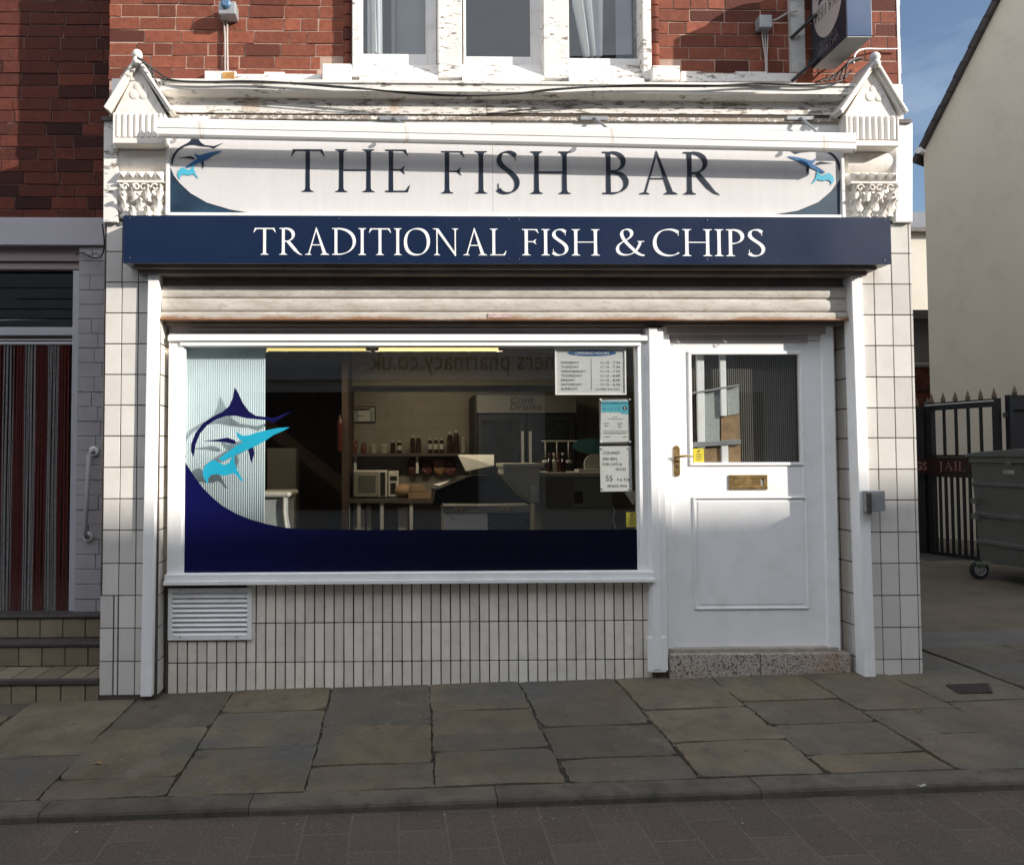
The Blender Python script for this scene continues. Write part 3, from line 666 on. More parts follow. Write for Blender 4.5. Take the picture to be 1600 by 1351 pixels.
# ---- cornice and entablature
cx0, cx1 = 248, 1332
prof = lambda y0, zs: None
mb = MB(); zA0, zA1 = WZ(800, 148, -.09), WZ(800, 127, -.09)
p = [(.13, zA0), (-.045, zA0), (-.07, zA0 + .012), (-.09, zA0 + .018), (-.09, zA1 - .03), (-.10, zA1 - .022), (-.10, zA1 - .004), (.13, zA1 + .02)]
obj('cornice_moulding', mb.extx(p, WX(cx0, 140), WX(cx1, 140)), peeling('flaking_cornice_paint', amount=.64, scale=10, stretch=(.7, 1, 3), under=(.30, .26, .22)), shop)
fz = peeling('weathered_frieze_timber', stains=st, amount=.585, scale=20, stretch=(.6, 1, 2.6), under=(.26, .22, .18))
obj('frieze_board', MB().pbox(cx0, 150, 760, 177.5, -.015, .12), fz, shop, bevel=.002); obj('frieze_board', MB().pbox(761, 150, cx1, 178, -.012, .12), fz, shop, bevel=.002)
obj('shadow_gap_strip', MB().pbox(cx0, 146, cx1, 150.2, -.006, .1).pbox(cx0, 177, cx1, 182.5, -.006, .1), M['grout'], shop)  # dark strips stand in for the shadowed gaps above and below the frieze
obj('drip_board', MB().pbox(cx0, 182, cx1, 188, -.035, .12), M['peel_heavy'], shop, bevel=.003)
obj('cover_strip', MB().pbox(cx0, 188, 768, 206, -.022, .11).pbox(769, 188, cx1, 206, -.020, .11), M['white2'], shop, bevel=.002)
for xa_, xe_ in ((320, 502), (1065, 1245)):
    mb = MB(); x = xa_
    while x < xe_ - 4:
        w_ = rnd.uniform(20, 60); mb.pbox(x, 114 + rnd.uniform(-3, 3), min(x + w_, xe_), 127, .085 + rnd.uniform(-.006, .006), .13); x += w_ + .3
    obj('mortar_band', mb, M['peel'], shop)
obj('fascia_backing', MB().box(XL + .02, XR - .02, .012, .13, WZ(800, 425), WZ(800, 126)), M['white2'], shop)
for u0, u1, v0, lab in ((162, 178, 188, None), (1400, 1420, 192, None)):
    obj('end_board', MB().qbox([(u0, v0), (u1 + 6, v0), (u1 + 6, 347), (u0 - 1 if u0 < 500 else u0, 347)], -.03, .2), M['peel'] if u0 < 500 else M['white'], shop, bevel=.004)
    obj('lead_cap', MB().pbox(u0 - 4, v0 - 6, u1 + 4, v0, -.045, .2), M['shadowgrey'], shop)

# ---- console brackets with pediment, roll and acanthus capital
def console(cx, vt, hb, mirror):
    # cx centre column, hb: (u0,u1) of the block
    u0, u1 = hb; Yf = -.11
    t = empty('pilaster_console', W(cx, 340, 0), None, None); t.parent = shop; t.location = W(cx, 340, 0) - origin_of(shop); 
    del_ = None
    blk = MB(); zt, zb_ = WZ(cx, 176 + vt, Yf), WZ(cx, 224 + vt, Yf); x0, x1 = WX(u0, 200, Yf), WX(u1, 200, Yf)
    blk.box(x0, x1, Yf + .012, .05, zb_, zt)
    blk.box(x0, x0 + .012, Yf, Yf + .02, zb_, zt).box(x1 - .012, x1, Yf, Yf + .02, zb_, zt).box(x0 + .012, x1 - .012, Yf, Yf + .02, zb_, zb_ + .035)
    obj('console_block', blk, M['plaster'], t, bevel=.003)
    rb = MB(); n = 8
    for i in range(n):
        xx = x0 + .012 + (x1 - x0 - .024) * (i + .5) / n; r = (x1 - x0) / n * .36
        P = []
        for zz in (zb_ + .045, zt - .012):
            for k in range(7): a = math.pi * k / 6; P.append((xx - r * math.cos(a), Yf + .014 - r * .95 * math.sin(a), zz))
        rb.add(P, [(k, k + 1, k + 8, k + 7) for k in range(6)] + [tuple(range(7)), tuple(range(7, 14))])
        rb.ball((xx, Yf + .014, zt - .012), r, 8, 4, sy=.95)
    obj('fluting', rb, M['plaster'], t, smooth=False)
    # pediment
    ap = W(cx + (0 if mirror else 2), 88 + vt, Yf); ex = .052; xm = ap.x
    L, Rr = (x0 - ex, WZ(u0, 170 + vt, Yf)), (x1 + ex, WZ(u1, 172 + vt, Yf))
    pd = MB().prism([(x0 + .004, zt), (x1 - .004, zt), (xm, ap.z - .055)], Yf + .015, .06)
    obj('pediment_face', pd, M['cast'], t)
    rk = MB(); th = .034
    for (ex_, ez), sgn in ((L, -1), (Rr, 1)):
        d = Vector((xm - ex_, 0, ap.z - ez)).normalized(); nrm = Vector((d.z, 0, -d.x)) * (1 if sgn > 0 else -1) * 1.0
        if nrm.x * sgn > 0: nrm = -nrm
        for (off0, off1, ya) in ((0, th * .55, Yf - .024), (th * .55, th, Yf - .010)):
            A = Vector((ex_, 0, ez)); B = Vector((xm, 0, ap.z))
            q = [A + nrm * off0, B + nrm * off0, B + nrm * off1, A + nrm * off1]
            rk.prism([(p_.x, p_.z) for p_ in q], ya, .09)
    obj('raking_cornice', rk, M['plaster'], t, bevel=.004)
    kn = MB().ball((xm, Yf - .005, ap.z + .004), .033, 12, 8, sz=1.1).ball((xm, Yf - .02, ap.z - .045), .026, 10, 6, sz=1.2)
    obj('finial_knob', kn, M['plaster'], t, smooth=True)
    tr = MB(); c = (xm + .005, Yf + .014, (zt + ap.z) / 2 - .045)
    for dx, dz, r in ((0, .034, .034), (-.03, -.012, .034), (.03, -.012, .034), (0, .006, .03)):
        tr.ball((c[0] + dx, c[1], c[2] + dz), r, 12, 8, sy=.13)
    obj('trefoil_relief', tr, M['cast'], t, smooth=True)
    # roll
    Yr = -.035; r0, r1 = WX(u0 + 3, 245, Yr), WX(u1 + 1, 245, Yr); zr0, zr1 = WZ(cx, 266 + vt * .6, Yr), WZ(cx, 226 + vt, Yr); rr = (zr1 - zr0) / 2
    P = []
    for i in range(15):
        a = -math.pi / 2 + math.pi * i / 14; P.append((.03 - (rr * .62) * math.cos(a), (zr0 + zr1) / 2 + rr * math.sin(a)))
    P += [(.04, zr1), (.04, zr0)]
    obj('console_roll', MB().extx(P, r0, r1), M['cast'], t, bevel=.012)
    # dentil band of small pyramids
    dn = MB(); z0, z1 = WZ(cx, 284 + vt * .4, -.05), WZ(cx, 268 + vt * .5, -.05); d0, d1 = WX(u0 + 8, 275, -.05), WX(u1 - 3, 275, -.05)
    dn.box(d0, d1, -.045, .04, z0, z1).box(d0 - .004, d1 + .004, -.055, .04, z0 - .006, z0 + .006)
    n = 5
    for i in range(n):
        a_, b_ = d0 + (d1 - d0) * (i + .08) / n, d0 + (d1 - d0) * (i + .92) / n
        dn.add([(a_, -.046, z0 + .012), (b_, -.046, z0 + .012), (b_, -.046, z1), (a_, -.046, z1), ((a_ + b_) / 2, -.085, (z0 + z1) / 2 + .01)], [(0, 1, 4), (1, 2, 4), (2, 3, 4), (3, 0, 4)])
    obj('dentil_band', dn, M['cast'], t)
    # capital: bell with three tiers of curling leaves
    cp = MB(); zc0, zc1 = WZ(cx, 338, 0), z0 - .004; k0, k1 = d0 + .004, d1 - .004; H_ = zc1 - zc0
    cp.box(k0 + .02, k1 - .02, -.01, .04, zc0, zc1)
    def leaf(bx_, bz, h, wd, curl, lean=0.0, yo=-.012):
        ns, nt_ = 12, 8; vs = []
        for i in range(ns + 1):
            s_ = i / ns
            for j in range(nt_ + 1):
                tt = j / nt_ * 2 - 1; lobe = 1 + .28 * math.cos(s_ * 15)
                ww = wd * (math.sin(math.pi * min(1, s_ * .82 + .18)) ** .55) * lobe
                over = max(0, s_ - .62) / .38
                zz = bz + h * (s_ if s_ < .8 else .8 + .2 * math.sin((s_ - .8) * 5)) - over ** 2 * h * .12
                yy = yo - .014 - curl * (s_ ** 2.2) - .014 * (1 - abs(tt)) + .012 * abs(tt) ** 2 + .006 * math.cos(tt * 9)
                vs.append((bx_ + lean * s_ ** 1.5 + ww * tt, yy, zz))
        cp.add(vs, [(i * (nt_ + 1) + j, i * (nt_ + 1) + j + 1, (i + 1) * (nt_ + 1) + j + 1, (i + 1) * (nt_ + 1) + j) for i in range(ns) for j in range(nt_)], .5)
    W_ = k1 - k0
    for q, le in ((.10, -.018), (.36, -.008), (.64, .008), (.90, .018)): leaf(k0 + W_ * q, zc0 + H_ * .42, H_ * .58, W_ * .12, .040, le, -.02)
    for q, le in ((.16, -.02), (.5, 0), (.84, .02)): leaf(k0 + W_ * q, zc0 - .01, H_ * .62, W_ * .16, .045, le, -.015)
    for q in (.33, .67): leaf(k0 + W_ * q, zc0 - .02, H_ * .36, W_ * .12, .04, 0, -.03)
    for q in (.16, .5, .84): cp.ball((k0 + W_ * q, -.085, zc0 + H_ * .58), .016, 8, 6, sz=.8)
    for q, sg in ((.16, 1), (.84, -1), (.42, -1), (.58, 1)):
        pts = []; cxx, czz = k0 + W_ * q, zc1 - .035
        for i in range(16):
            a = i / 15 * 2.2 * math.pi; r = .026 * (1 - i / 20); pts.append((cxx + sg * r * math.cos(a), -.06, czz + r * math.sin(a)))
        cp.tube(pts, .006, 6)
    o = obj('acanthus_capital', cp, M['cast'], t, smooth=True, fix=False)
    return t
for args in ((213, 0, (176, 258), False), (1366, 4, (1322, 1405), True)):
    t = console(*args)
    for k_ in ('label', 'category'):
        if k_ in t: del t[k_]

# ---- tiled pilasters
def tiles(mb, gb, xcols, zrows, Y, g=.0065, th=.008):
    for (a, b) in xcols:
        for (z0, z1) in zrows:
            mb.box(a + g/2, b - g/2, Y + rnd.uniform(-.0008, .0008), Y + th, z0 + g/2, z1 - g/2, rnd.random(), jit=.0006)
# left pilaster
rows = [346, 393, 441, 489, 537, 585, 633, 681, 730, 779, 828, 880, 930, 981, 1033, 1086]
zr = [WZ(195, r, 0) for r in rows]
mb = MB(); p_ = .1065; cols = [(XL + i * p_, XL + (i + 1) * p_) for i in range(2)]
xrail = WX(232, 760, 0)
for k in range(len(rows) - 1):
    cc = cols + [(XL + 2 * p_, xrail)]
    if rows[k] >= 930: cc = [(XL - .012, XL + .075), (XL + .078, XL + .104)] + [(XL + p_, XL + 2 * p_), (XL + 2 * p_, xrail)]
    tiles(mb, None, cc, [(zr[k + 1], zr[k])], 0)
t = obj('pilaster_tiles', mb, M['tile'], shop, bevel=.0015, label='glazed white tiles of the left pilaster')
obj('pilaster_core', MB().box(XL - .01, WX(248, 760, 0), .0055, .5, -.25, zr[0] + .02), M['grout'], shop)
# right pilaster
rowsr = [350, 396, 444, 492, 540, 589, 637, 684, 733, 781, 831, 880, 930, 980, 1030, 1062]
zr2 = [WZ(1395, r, 0) for r in rowsr]
xr0 = WX(1348, 760, 0); cols = [(WX(1356, 773, 0), WX(1374, 773, 0)), (WX(1374, 773, 0), WX(1402, 773, 0)), (WX(1402, 773, 0), WX(1430, 773, 0)), (WX(1430, 773, 0), XR + .004)]
mb = MB()
cols[0] = (xr0, cols[0][1])
tiles(mb, None, cols, list(zip(zr2[1:], zr2[:-1])), 0)
obj('pilaster_tiles', mb, M['tile'], shop, bevel=.0015, label='glazed white tiles of the right pilaster')
obj('pilaster_core', MB().box(WX(1341, 760, 0), XR, .0055, .5, -.2, zr2[0] + .02), M['grout'], shop)
# reveals
xl_rev = WX(247, 760, 0); xr_rev = WX(1340, 700, 0)
mb = MB()
for k in range(3, len(rows) - 1): mb.box(xl_rev, xl_rev + .008, .012, .175, zr[k + 1] + .004, zr[k] - .004)
obj('reveal_tiles', mb, M['tile'], shop, bevel=.0012)
mb = MB()
for k in range(3, len(rowsr) - 1):
    mb.box(xr_rev - .008, xr_rev, .014, .105, zr2[k + 1] + .004, zr2[k] - .004).box(xr_rev - .008, xr_rev, .112, .21, zr2[k + 1] + .004, zr2[k] - .004)
xs0, xs1 = WX(1307, 760, .21), xr_rev - .010
for k in range(3, len(rowsr) - 1): mb.box(xs0, xs1, .212, .22, zr2[k + 1] + .004, zr2[k] - .004)
obj('reveal_tiles', mb, M['tile'], shop, bevel=.0012)
obj('reveal_core', MB().box(xs0 - .02, xr_rev - .004, .217, .5, -.1, WZ(1310, 450, .2)), M['grout'], shop)

# ---- lintel zone
obj('lintel', MB().box(xl_rev, xr_rev, .06, .42, WZ(800, 508, .06), WZ(800, 420, .06)), M['housing'], shop)
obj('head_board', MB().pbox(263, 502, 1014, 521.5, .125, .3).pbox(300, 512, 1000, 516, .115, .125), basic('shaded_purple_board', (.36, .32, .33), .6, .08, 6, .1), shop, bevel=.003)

# ---- stall riser
mb = MB(); Ys = .11; a0, a1 = WX(262, 1000, Ys), WX(1020, 990, Ys)
zz = [WZ(600, 911, Ys), WZ(600, 972, Ys), WZ(600, 1033, Ys)]; n = int(round((a1 - a0) / .0637)); pt = (a1 - a0) / n
vx0, vx1, vz0 = WX(262, 960, Ys), WX(394, 960, Ys), WZ(320, 1001, Ys)
for i in range(n):
    a, b = a0 + i * pt, a0 + (i + 1) * pt; zg = gz((a + b) / 2, Ys) - .02
    for zt, zb_ in ((zz[0], zz[1]), (zz[1], zz[2]), (zz[2], zg)):
        if b < vx1 + .01:
            if zb_ > vz0: continue
            zt = min(zt, vz0)
        mb.box(a + .004, b - .004, Ys + rnd.uniform(-.001, .001), Ys + .01, zb_ + .0035, zt - .0035, rnd.random(), jit=.0012)
obj('stall_riser', mb, M['stalltile'], shop, bevel=.002)
obj('stall_riser_core', MB().box(a0 - .02, a1 + .08, Ys + .007, .4, -.2, zz[0] + .01), M['grout'], shop)

# ---- shop window
Yw = .07; wf = MB()
fx0, fx1 = WX(262, 700, Yw), WX(1019, 700, Yw); gx0, gx1 = WX(285, 720, Yw), WX(998, 720, Yw)
ft, fb = WZ(640, 522, Yw), WZ(640, 898, Yw); gt, gb = WZ(640, 541, Yw), WZ(640, 893, Yw)
wf.box(fx0, gx0, Yw, Yw + .09, fb, ft).box(gx1, fx1, Yw, Yw + .09, fb, ft).box(gx0, gx1, Yw, Yw + .09, gt, ft).box(gx0, gx1, Yw, Yw + .09, fb - .02, gb)
shopwin = obj('shop_window', wf, M['white'], shop, bevel=.005)
obj('window_bead', MB().box(fx0, fx1, Yw - .02, Yw, WZ(640, 533, Yw), WZ(640, 525, Yw)).box(gx0 - .02, gx1 + .02, Yw - .01, Yw, WZ(640, 540.5, Yw), WZ(640, 535, Yw)).box(gx0, gx0 + .012, Yw + .012, Yw + .03, gb, gt).box(gx1 - .012, gx1, Yw + .012, Yw + .03, gb, gt), M['white'], shopwin, bevel=.002)
obj('window_sill', MB().box(fx0 - .006, fx1 - .006, Yw - .03, Yw + .05, WZ(640, 905, Yw - .03), WZ(640, 895, Yw - .03)).box(fx0 - .01, fx1 - .004, Yw - .045, Yw + .02, WZ(640, 912, Yw - .04), WZ(640, 905.5, Yw - .04)), M['white'], shopwin, bevel=.004)
YG = Yw + .022
obj('window_pane', MB().box(gx0 + .012, gx1 - .012, YG, YG + .006, gb, gt), M['glass'], shopwin)

# ---- door post, frame, door
obj('door_post', MB().box(WX(1013, 750, .06), WX(1040, 750, .06), .06, .26, WZ(1026, 1048, .06), WZ(1026, 512, .06)).box(WX(1016, 750, .05), WX(1030, 750, .05), .045, .06, WZ(1026, 1046, .06), WZ(1026, 512, .06)).box(WX(1013, 1020, .05), WX(1041, 1020, .05), .050, .08, WZ(1026, 1047, .10), WZ(1026, 992, .10)), M['white'], shop, bevel=.006)
obj('post_foot', MB().box(WX(1020, 1055, .1), WX(1042, 1055, .1), .09, .26, .02, WZ(1030, 1048.5, .1)), basic('rotten_foot', (.12, .08, .06), .9, .4, 40, .5), shop)
YD = .141
dj = MB().box(WX(1289, 760, YD - .03), WX(1308, 760, YD - .03), YD - .03, YD + .06, WZ(1290, 1018, YD - .03), WZ(1290, 505, YD - .03))
dj.box(WX(1040, 760, YD - .03), WX(1050, 760, YD - .03), YD - .03, YD + .06, WZ(1050, 1018, YD), WZ(1290, 505, YD - .05))
dj.box(WX(1050, 515, YD - .03), WX(1289, 515, YD - .03), YD - .001, YD + .06, WZ(1170, 531, YD - .03), WZ(1170, 500, YD - .03))
obj('door_frame', dj, M['white'], shop, bevel=.004)
hb = MB().pbox(1042, 506, 1290, 522, YD - .04, YD - .0).pbox(1046, 522, 1262, 534, YD - .014, YD - .002)
for u in (1058, 1131, 1248, 1259): hb.tube([W(u, 528, YD - .015), W(u, 532, YD - .03), W(u + 2, 536, YD - .03), W(u + 4, 533, YD - .02)], .003, 6)
obj('door_head', hb, basic('greyed_white_board', (.42, .37, .35), .6, .1, 6, .1), shop, bevel=.003)
zD0, zD1 = WZ(1165, 1010, YD), WZ(1165, 533, YD); xd0, xd1 = WX(1048, 760, YD), WX(1292, 760, YD)
dgx0, dgx1, dgz0, dgz1 = WX(1079, 640, YD), WX(1252, 640, YD), WZ(1165, 724, YD), WZ(1165, 552, YD)
px0, px1, pz0, pz1 = WX(1084, 860, YD), WX(1262, 860, YD), WZ(1165, 951, YD), WZ(1165, 776, YD)
d = MB().box(xd0, dgx0, YD, YD + .045, zD0, zD1).box(dgx1, xd1, YD, YD + .045, zD0, zD1).box(dgx0, dgx1, YD, YD + .045, dgz1, zD1).box(dgx0, dgx1, YD, YD + .045, zD0, dgz0)
door = obj('shop_door', d, M['white'], shop)
def ring(mb, x0, x1, z0, z1, w_, Y0, Y1):
    mb.box(x0 - w_, x1 + w_, Y0, Y1, z1, z1 + w_).box(x0 - w_, x1 + w_, Y0, Y1, z0 - w_, z0).box(x0 - w_, x0, Y0, Y1, z0, z1).box(x1, x1 + w_, Y0, Y1, z0, z1)
mb = MB(); ring(mb, dgx0 + .008, dgx1 - .008, dgz0 + .008, dgz1 - .008, .022, YD - .009, YD + .02)
obj('glazing_bead', mb, M['white'], door, bevel=.004)
mb = MB(); ring(mb, px0 + .012, px1 - .012, pz0 + .012, pz1 - .012, .013, YD - .010, YD + .004); mb.box(px0 + .03, px1 - .03, YD - .004, YD + .004, pz0 + .03, pz1 - .03); 
mb.box(dgx1 - .002, dgx1 + .012, YD - .006, YD + .003, WZ(1165, 775, YD), dgz0 - .02)
obj('door_panel', mb, M['white'], door, bevel=.004)
obj('door_pane', MB().box(dgx0, dgx1, YD + .018, YD + .023, dgz0, dgz1), M['glass'], door)
hx = WX(1057, 720, YD); mb = MB(); P = []
for k in range(24):
    a = 2 * math.pi * k / 24; P.append((hx + .021 * math.cos(a), WZ(1057, 720, YD) + (.083 if math.sin(a) >= 0 else -.083) + .021 * math.sin(a)))
mb.prism(P, YD - .009, YD + .002)
zh = WZ(1057, 713, YD)
mb.tube([(hx, YD - .008, zh), (hx, YD - .045, zh)], .009, 10).tube([(hx - .03, YD - .047, zh + .003), (hx, YD - .05, zh), (hx + .05, YD - .05, zh + .004), (hx + .10, YD - .047, zh + .0)], [.006, .009, .0075, .005], 10)
obj('door_handle', mb, M['brass'], door, bevel=.0015)
obj('keyhole', MB().ball((hx, YD - .010, zh - .06), .006, 10, 6, sy=.3).box(hx - .002, hx + .002, YD - .0115, YD - .008, zh - .075, zh - .06), M['black'], door)
lx0, lx1, lz0, lz1 = WX(1138, 753, YD), WX(1199, 753, YD), WZ(1168, 762, YD), WZ(1168, 744, YD)
mb = MB(); ring(mb, lx0 + .028, lx1 - .028, lz0 + .016, lz1 - .016, .026, YD - .008, YD); mb.box(lx0 + .03, lx1 - .045, YD - .005, YD, lz0 + .017, lz1 - .017)
obj('letter_box', mb, M['brass'], door, bevel=.002)
obj('threshold', MB().box(WX(1046, 1015, .1), WX(1310, 1015, .1), .09, YD + .08, WZ(1165, 1019, .1), WZ(1165, 1012, .1)), basic('worn_sill', (.33, .29, .24), .7, .2, 20, .3), shop, bevel=.004)
z_ = WZ(1165, 1019.5, .08)
obj('door_step', MB().box(WX(1047, 1040, .06), WX(1188, 1040, .06), .06, .5, -.06, z_).box(WX(1189, 1040, .06), WX(1330, 1040, .06), .06, .5, -.06, z_ - .001), M['terrazzo'], shop, bevel=.006)

# ---- things hung on the front
def curve_px(pts, Y, n=None):
    return [W(u, v, Y) for u, v in pts]
# upper fascia sign
fs = empty('fascia_sign', W(790, 335, -.02), 'long white sign board reading THE FISH BAR with a leaping marlin at each end', 'shop sign')
s0, s1 = WX(265, 275, -.03), WX(1313, 285, -.03); sm = WX(770, 280, -.03); zs0, zs1 = WZ(790, 334.5, -.03), WZ(790, 200, -.03)
obj('sign_board', MB().box(s0, sm - .001, -.03, .01, zs0, zs1).box(sm + .001, s1, -.029, .01, zs0, zs1), M['signwhite'], fs)
mb = MB().box(s0 - .022, s0, -.045, .01, zs0 - .018, zs1).box(s1, s1 + .022, -.045, .01, zs0 - .018, zs1).box(s0, s1, -.042, .01, zs0 - .02, zs0)
obj('sign_frame', mb, M['white2'], fs, bevel=.003)
tealm = NT('gradient_vinyl'); 
tealm.l(tealm.ramp(tealm.noise(3.2, 2, .4, cs=(1, 1, 2)), [(.35, (.008, .022, .05)), (.62, (.016, .055, .09))]), tealm.b.inputs['Base Color']); tealm.b.inputs['Roughness'].default_value = .4; M['teal'] = tealm.m
Yv = -.0312
Lc = [(266, 262), (271, 274), (280, 286), (297, 302), (323, 317), (360, 328), (392, 333.5)]
Rc = [(1312.5, 281), (1301, 298), (1280, 316), (1246, 330), (1205, 336.5)]
def px_poly(mb, pts, Y): mb.add([W(u, v, Y) for u, v in pts], [list(range(len(pts)))], .5)
mb = MB(); zb_px = lambda u: 334.5 + (u - 790) * .0045
px_poly(mb, [(266, zb_px(266))] + Lc, Yv); obj('corner_vinyl', mb, M['teal'], fs)
mb = MB(); px_poly(mb, [(1312.5, zb_px(1312))] + Rc, Yv); obj('corner_vinyl', mb, M['teal'], fs)
for C in (Lc, Rc):
    obj('curve_line', MB().tube([W(a[0], a[1], Yv - .0004) for a in C], .002, 4), M['vinyl'], fs)
FISH = {
 'back': [(222, 795), (212, 770), (213, 738), (230, 694), (262, 652), (300, 626), (345, 603), (372, 580), (388, 545), (396, 498), (412, 525), (430, 565), (455, 600), (485, 620), (560, 629), (640, 600), (560, 650), (520, 637), (450, 631), (400, 620), (360, 621), (320, 634), (280, 660), (250, 695), (232, 740)],
 'pect': [(258, 727), (320, 720), (365, 712), (395, 722), (405, 735), (390, 739), (350, 731), (300, 728)],
 'low': [(452, 755), (475, 752), (479, 780), (468, 822), (458, 785)],
 'spear': [(628, 668), (600, 684), (560, 701), (530, 722), (490, 745), (430, 772), (380, 795), (345, 812), (328, 802), (360, 777), (400, 749), (432, 730), (418, 722), (405, 704), (402, 683), (414, 695), (430, 704), (455, 702), (490, 690), (530, 681), (580, 671)],
 'tail': [(262, 870), (262, 850), (272, 830), (292, 812), (312, 806), (330, 818), (352, 828), (374, 818), (384, 796), (392, 780), (397, 820), (407, 850), (424, 880), (436, 898), (418, 890), (404, 870), (390, 862), (370, 869), (345, 872), (320, 866), (297, 870), (284, 884), (285, 912), (270, 888)],
}
def fish(parent, mapf, Y, mats, names):
    for k, (key, nm) in enumerate((('back', 'marlin_back'), ('pect', 'marlin_fin'), ('low', 'marlin_fin'), ('spear', 'marlin_bill'), ('tail', 'marlin_tail'))):
        mb = MB(); pts = [mapf(x, y) for x, y in FISH[key]]; mb.add([W(u, v, Y - .0004 * (k + 1)) for u, v in pts], [list(range(len(pts)))], .5)
        obj(nm, mb, mats[k], parent)
blue_mid = basic('mid_blue_vinyl', (.02, .12, .30), .4, .1, 6, 0); cyan_v = basic('cyan_vinyl', (.07, .42, .58), .4, .1, 6, 0)
fish(fs, lambda x, y: (269.4 + (x - 222) * .192, 259.6 + (y - 795) * .188), Yv, [M['vinyl'], M['vinyl'], M['vinyl'], blue_mid, cyan_v], None)
fish(fs, lambda x, y: (1311 - (x - 222) * .2, 268 + (y - 795) * .188), Yv, [M['vinyl'], M['vinyl'], M['vinyl'], blue_mid, cyan_v], None)
def word(mb, text, u0, u1, vb, vt, Y, track=.06, slope=0.0):
    A, B = W(u0, vb, Y), W(u1, vb + slope * (u1 - u0), Y); H_ = WZ(u0, vt, Y) - A.z
    inscription(mb, text, lambda x, y, k: (A.x + (B.x - A.x) * x, Y - .00006 * k, A.z + (B.z - A.z) * x + H_ * y), track)
for wd_ in (('THE', 453, 642, 300, 233, Yv, .21, .003), ('FISH', 688, 893, 302.5, 236, Yv, .22, .003), ('BAR', 940, 1122, 303.5, 237, Yv, .12, .003)):
    mb = MB(); word(mb, *wd_); obj('sign_lettering', mb, M['vinyl'], fs)
if 0: word(mb, 'THE', 453, 642, 300, 233, Yv, .21, .003); word(mb, 'FISH', 688, 893, 302.5, 236, Yv, .22, .003); word(mb, 'BAR', 940, 1122, 303.5, 237, Yv, .12, .003)

# lower navy box sign
YS = -.142
bs = empty('box_sign', W(790, 414, -.1), 'long navy box sign reading TRADITIONAL FISH & CHIPS in white over the shutter', 'shop sign')
q = [(193, 336.5), (1391, 340), (1391, 413), (193, 411)]
mid_t = W(803, 338.4, YS).x
A, B, C, D = [W(u, v, YS) for u, v in q]
def bsx(x0, x1, Yf, Yb):
    f = lambda P, Q, x: P.z + (Q.z - P.z) * (x - P.x) / (Q.x - P.x)
    return [(x0, Yf, f(D, C, x0)), (x1, Yf, f(D, C, x1)), (x1, Yf, f(A, B, x1)), (x0, Yf, f(A, B, x0)), (x0, Yb, f(D, C, x0)), (x1, Yb, f(D, C, x1)), (x1, Yb, f(A, B, x1)), (x0, Yb, f(A, B, x0))]
FC = [(0, 1, 2, 3), (4, 7, 6, 5), (0, 4, 5, 1), (1, 5, 6, 2), (2, 6, 7, 3), (3, 7, 4, 0)]
obj('sign_face', MB().add(bsx(A.x, mid_t - .001, YS, YS + .004), FC).add(bsx(mid_t + .001, B.x, YS - .001, YS + .004), FC), M['navy'], bs)
mb = MB(); P = bsx(A.x + .002, B.x - .002, YS + .0045, .0); P = [(x, y, z + (.004 if i in (0, 1, 4, 5) else -.004)) for i, (x, y, z) in enumerate(P)]
obj('sign_casing', mb.add(P, FC), M['boxsoffit'], bs)
obj('housing_trim', MB().box(A.x + .05, C.x - .06, -.10, .05, D.z - .022, D.z + .003).box(A.x + .07, C.x - .1, -.06, .05, D.z - .05, D.z - .0225), M['housing'], bs, bevel=.004)
for u in (203, 530, 795, 811, 1105, 1382):
    for v in (343, 405):
        mb = MB(); p = W(u, v + (u - 800) * .003, YS); mb.lathe((p.x, YS - .002, p.z), [(.0045, .0), (.003, -.003)], 8, 'y')
        obj('sign_screw', mb, M['steel'], bs)
mb = MB(); Yt = YS - .0015
for wd_ in (('TRADITIONAL', 395, 792, 398, 356, Yt, .09, .003), ('FISH', 815, 938, 399, 358, Yt, .08, .003), ('&', 962, 1008, 399, 358, Yt), ('CHIPS', 1020, 1196, 400, 358, Yt, .07, .003)):
    mb = MB(); word(mb, *wd_); obj('sign_lettering', mb, M['lettwhite'], bs)

# awning cassette with brackets
aw = empty('awning_cassette', W(790, 225, -.15), 'long closed white awning bar fixed across the top of the fascia', 'awning')
Yc = -.186
L0, L1 = W(245, 197.5, Yc), W(1338, 221, Yc); hh = (WZ(245, 183, Yc) - WZ(245, 212, Yc)) / 2
pr = []
for i in range(9): a = math.pi / 2 + math.pi * .5 * i / 8; pr.append((Yc + .014 + .014 * math.cos(a), hh - .03 + .03 * math.sin(a)))
pr += [(Yc, -.005), (Yc + .004, -.009), (Yc + .004, -.013), (Yc, -.017), (Yc, -hh + .012), (Yc + .008, -hh), (Yc + .040, -hh), (Yc + .046, -hh + .01), (Yc + .046, -.012), (Yc + .034, hh - .034)]
sa = NT('awning_paint_with_rust_streaks'); ca = sa.ramp(sa.noise(4, 6, .6, cs=(.4, 1, 2)), [(.35, (.78, .77, .75)), (.75, (.70, .68, .65))])
for u in (314, 634, 957, 1289):
    xx = WX(u, 210, Yc); ca = sa.mix(sa.math('MULTIPLY', boxmask(sa, xx - .02, xx + .02, 3.4, 4.2, .012), sa.ramp(sa.noise(60, 6, .7, cs=(1, 1, .15)), [(.45, 0.0), (.65, .75)])), ca, (.36, .22, .10))
ca = sa.mix(sa.ramp(sa.noise(30, 7, .75, cs=(.5, 1, 1), loc=(4, 4, 4)), [(.60, 0.0), (.78, .5)]), ca, (.35, .31, .27))
sa.l(ca, sa.b.inputs['Base Color']); sa.b.inputs['Roughness'].default_value = .5
obj('awning_case', MB().extx(pr, L0.x + .008, L1.x - .008, L0.z, L1.z), sa.m, aw)
pe = [(y * 1.0, z * 1.06) for y, z in pr]
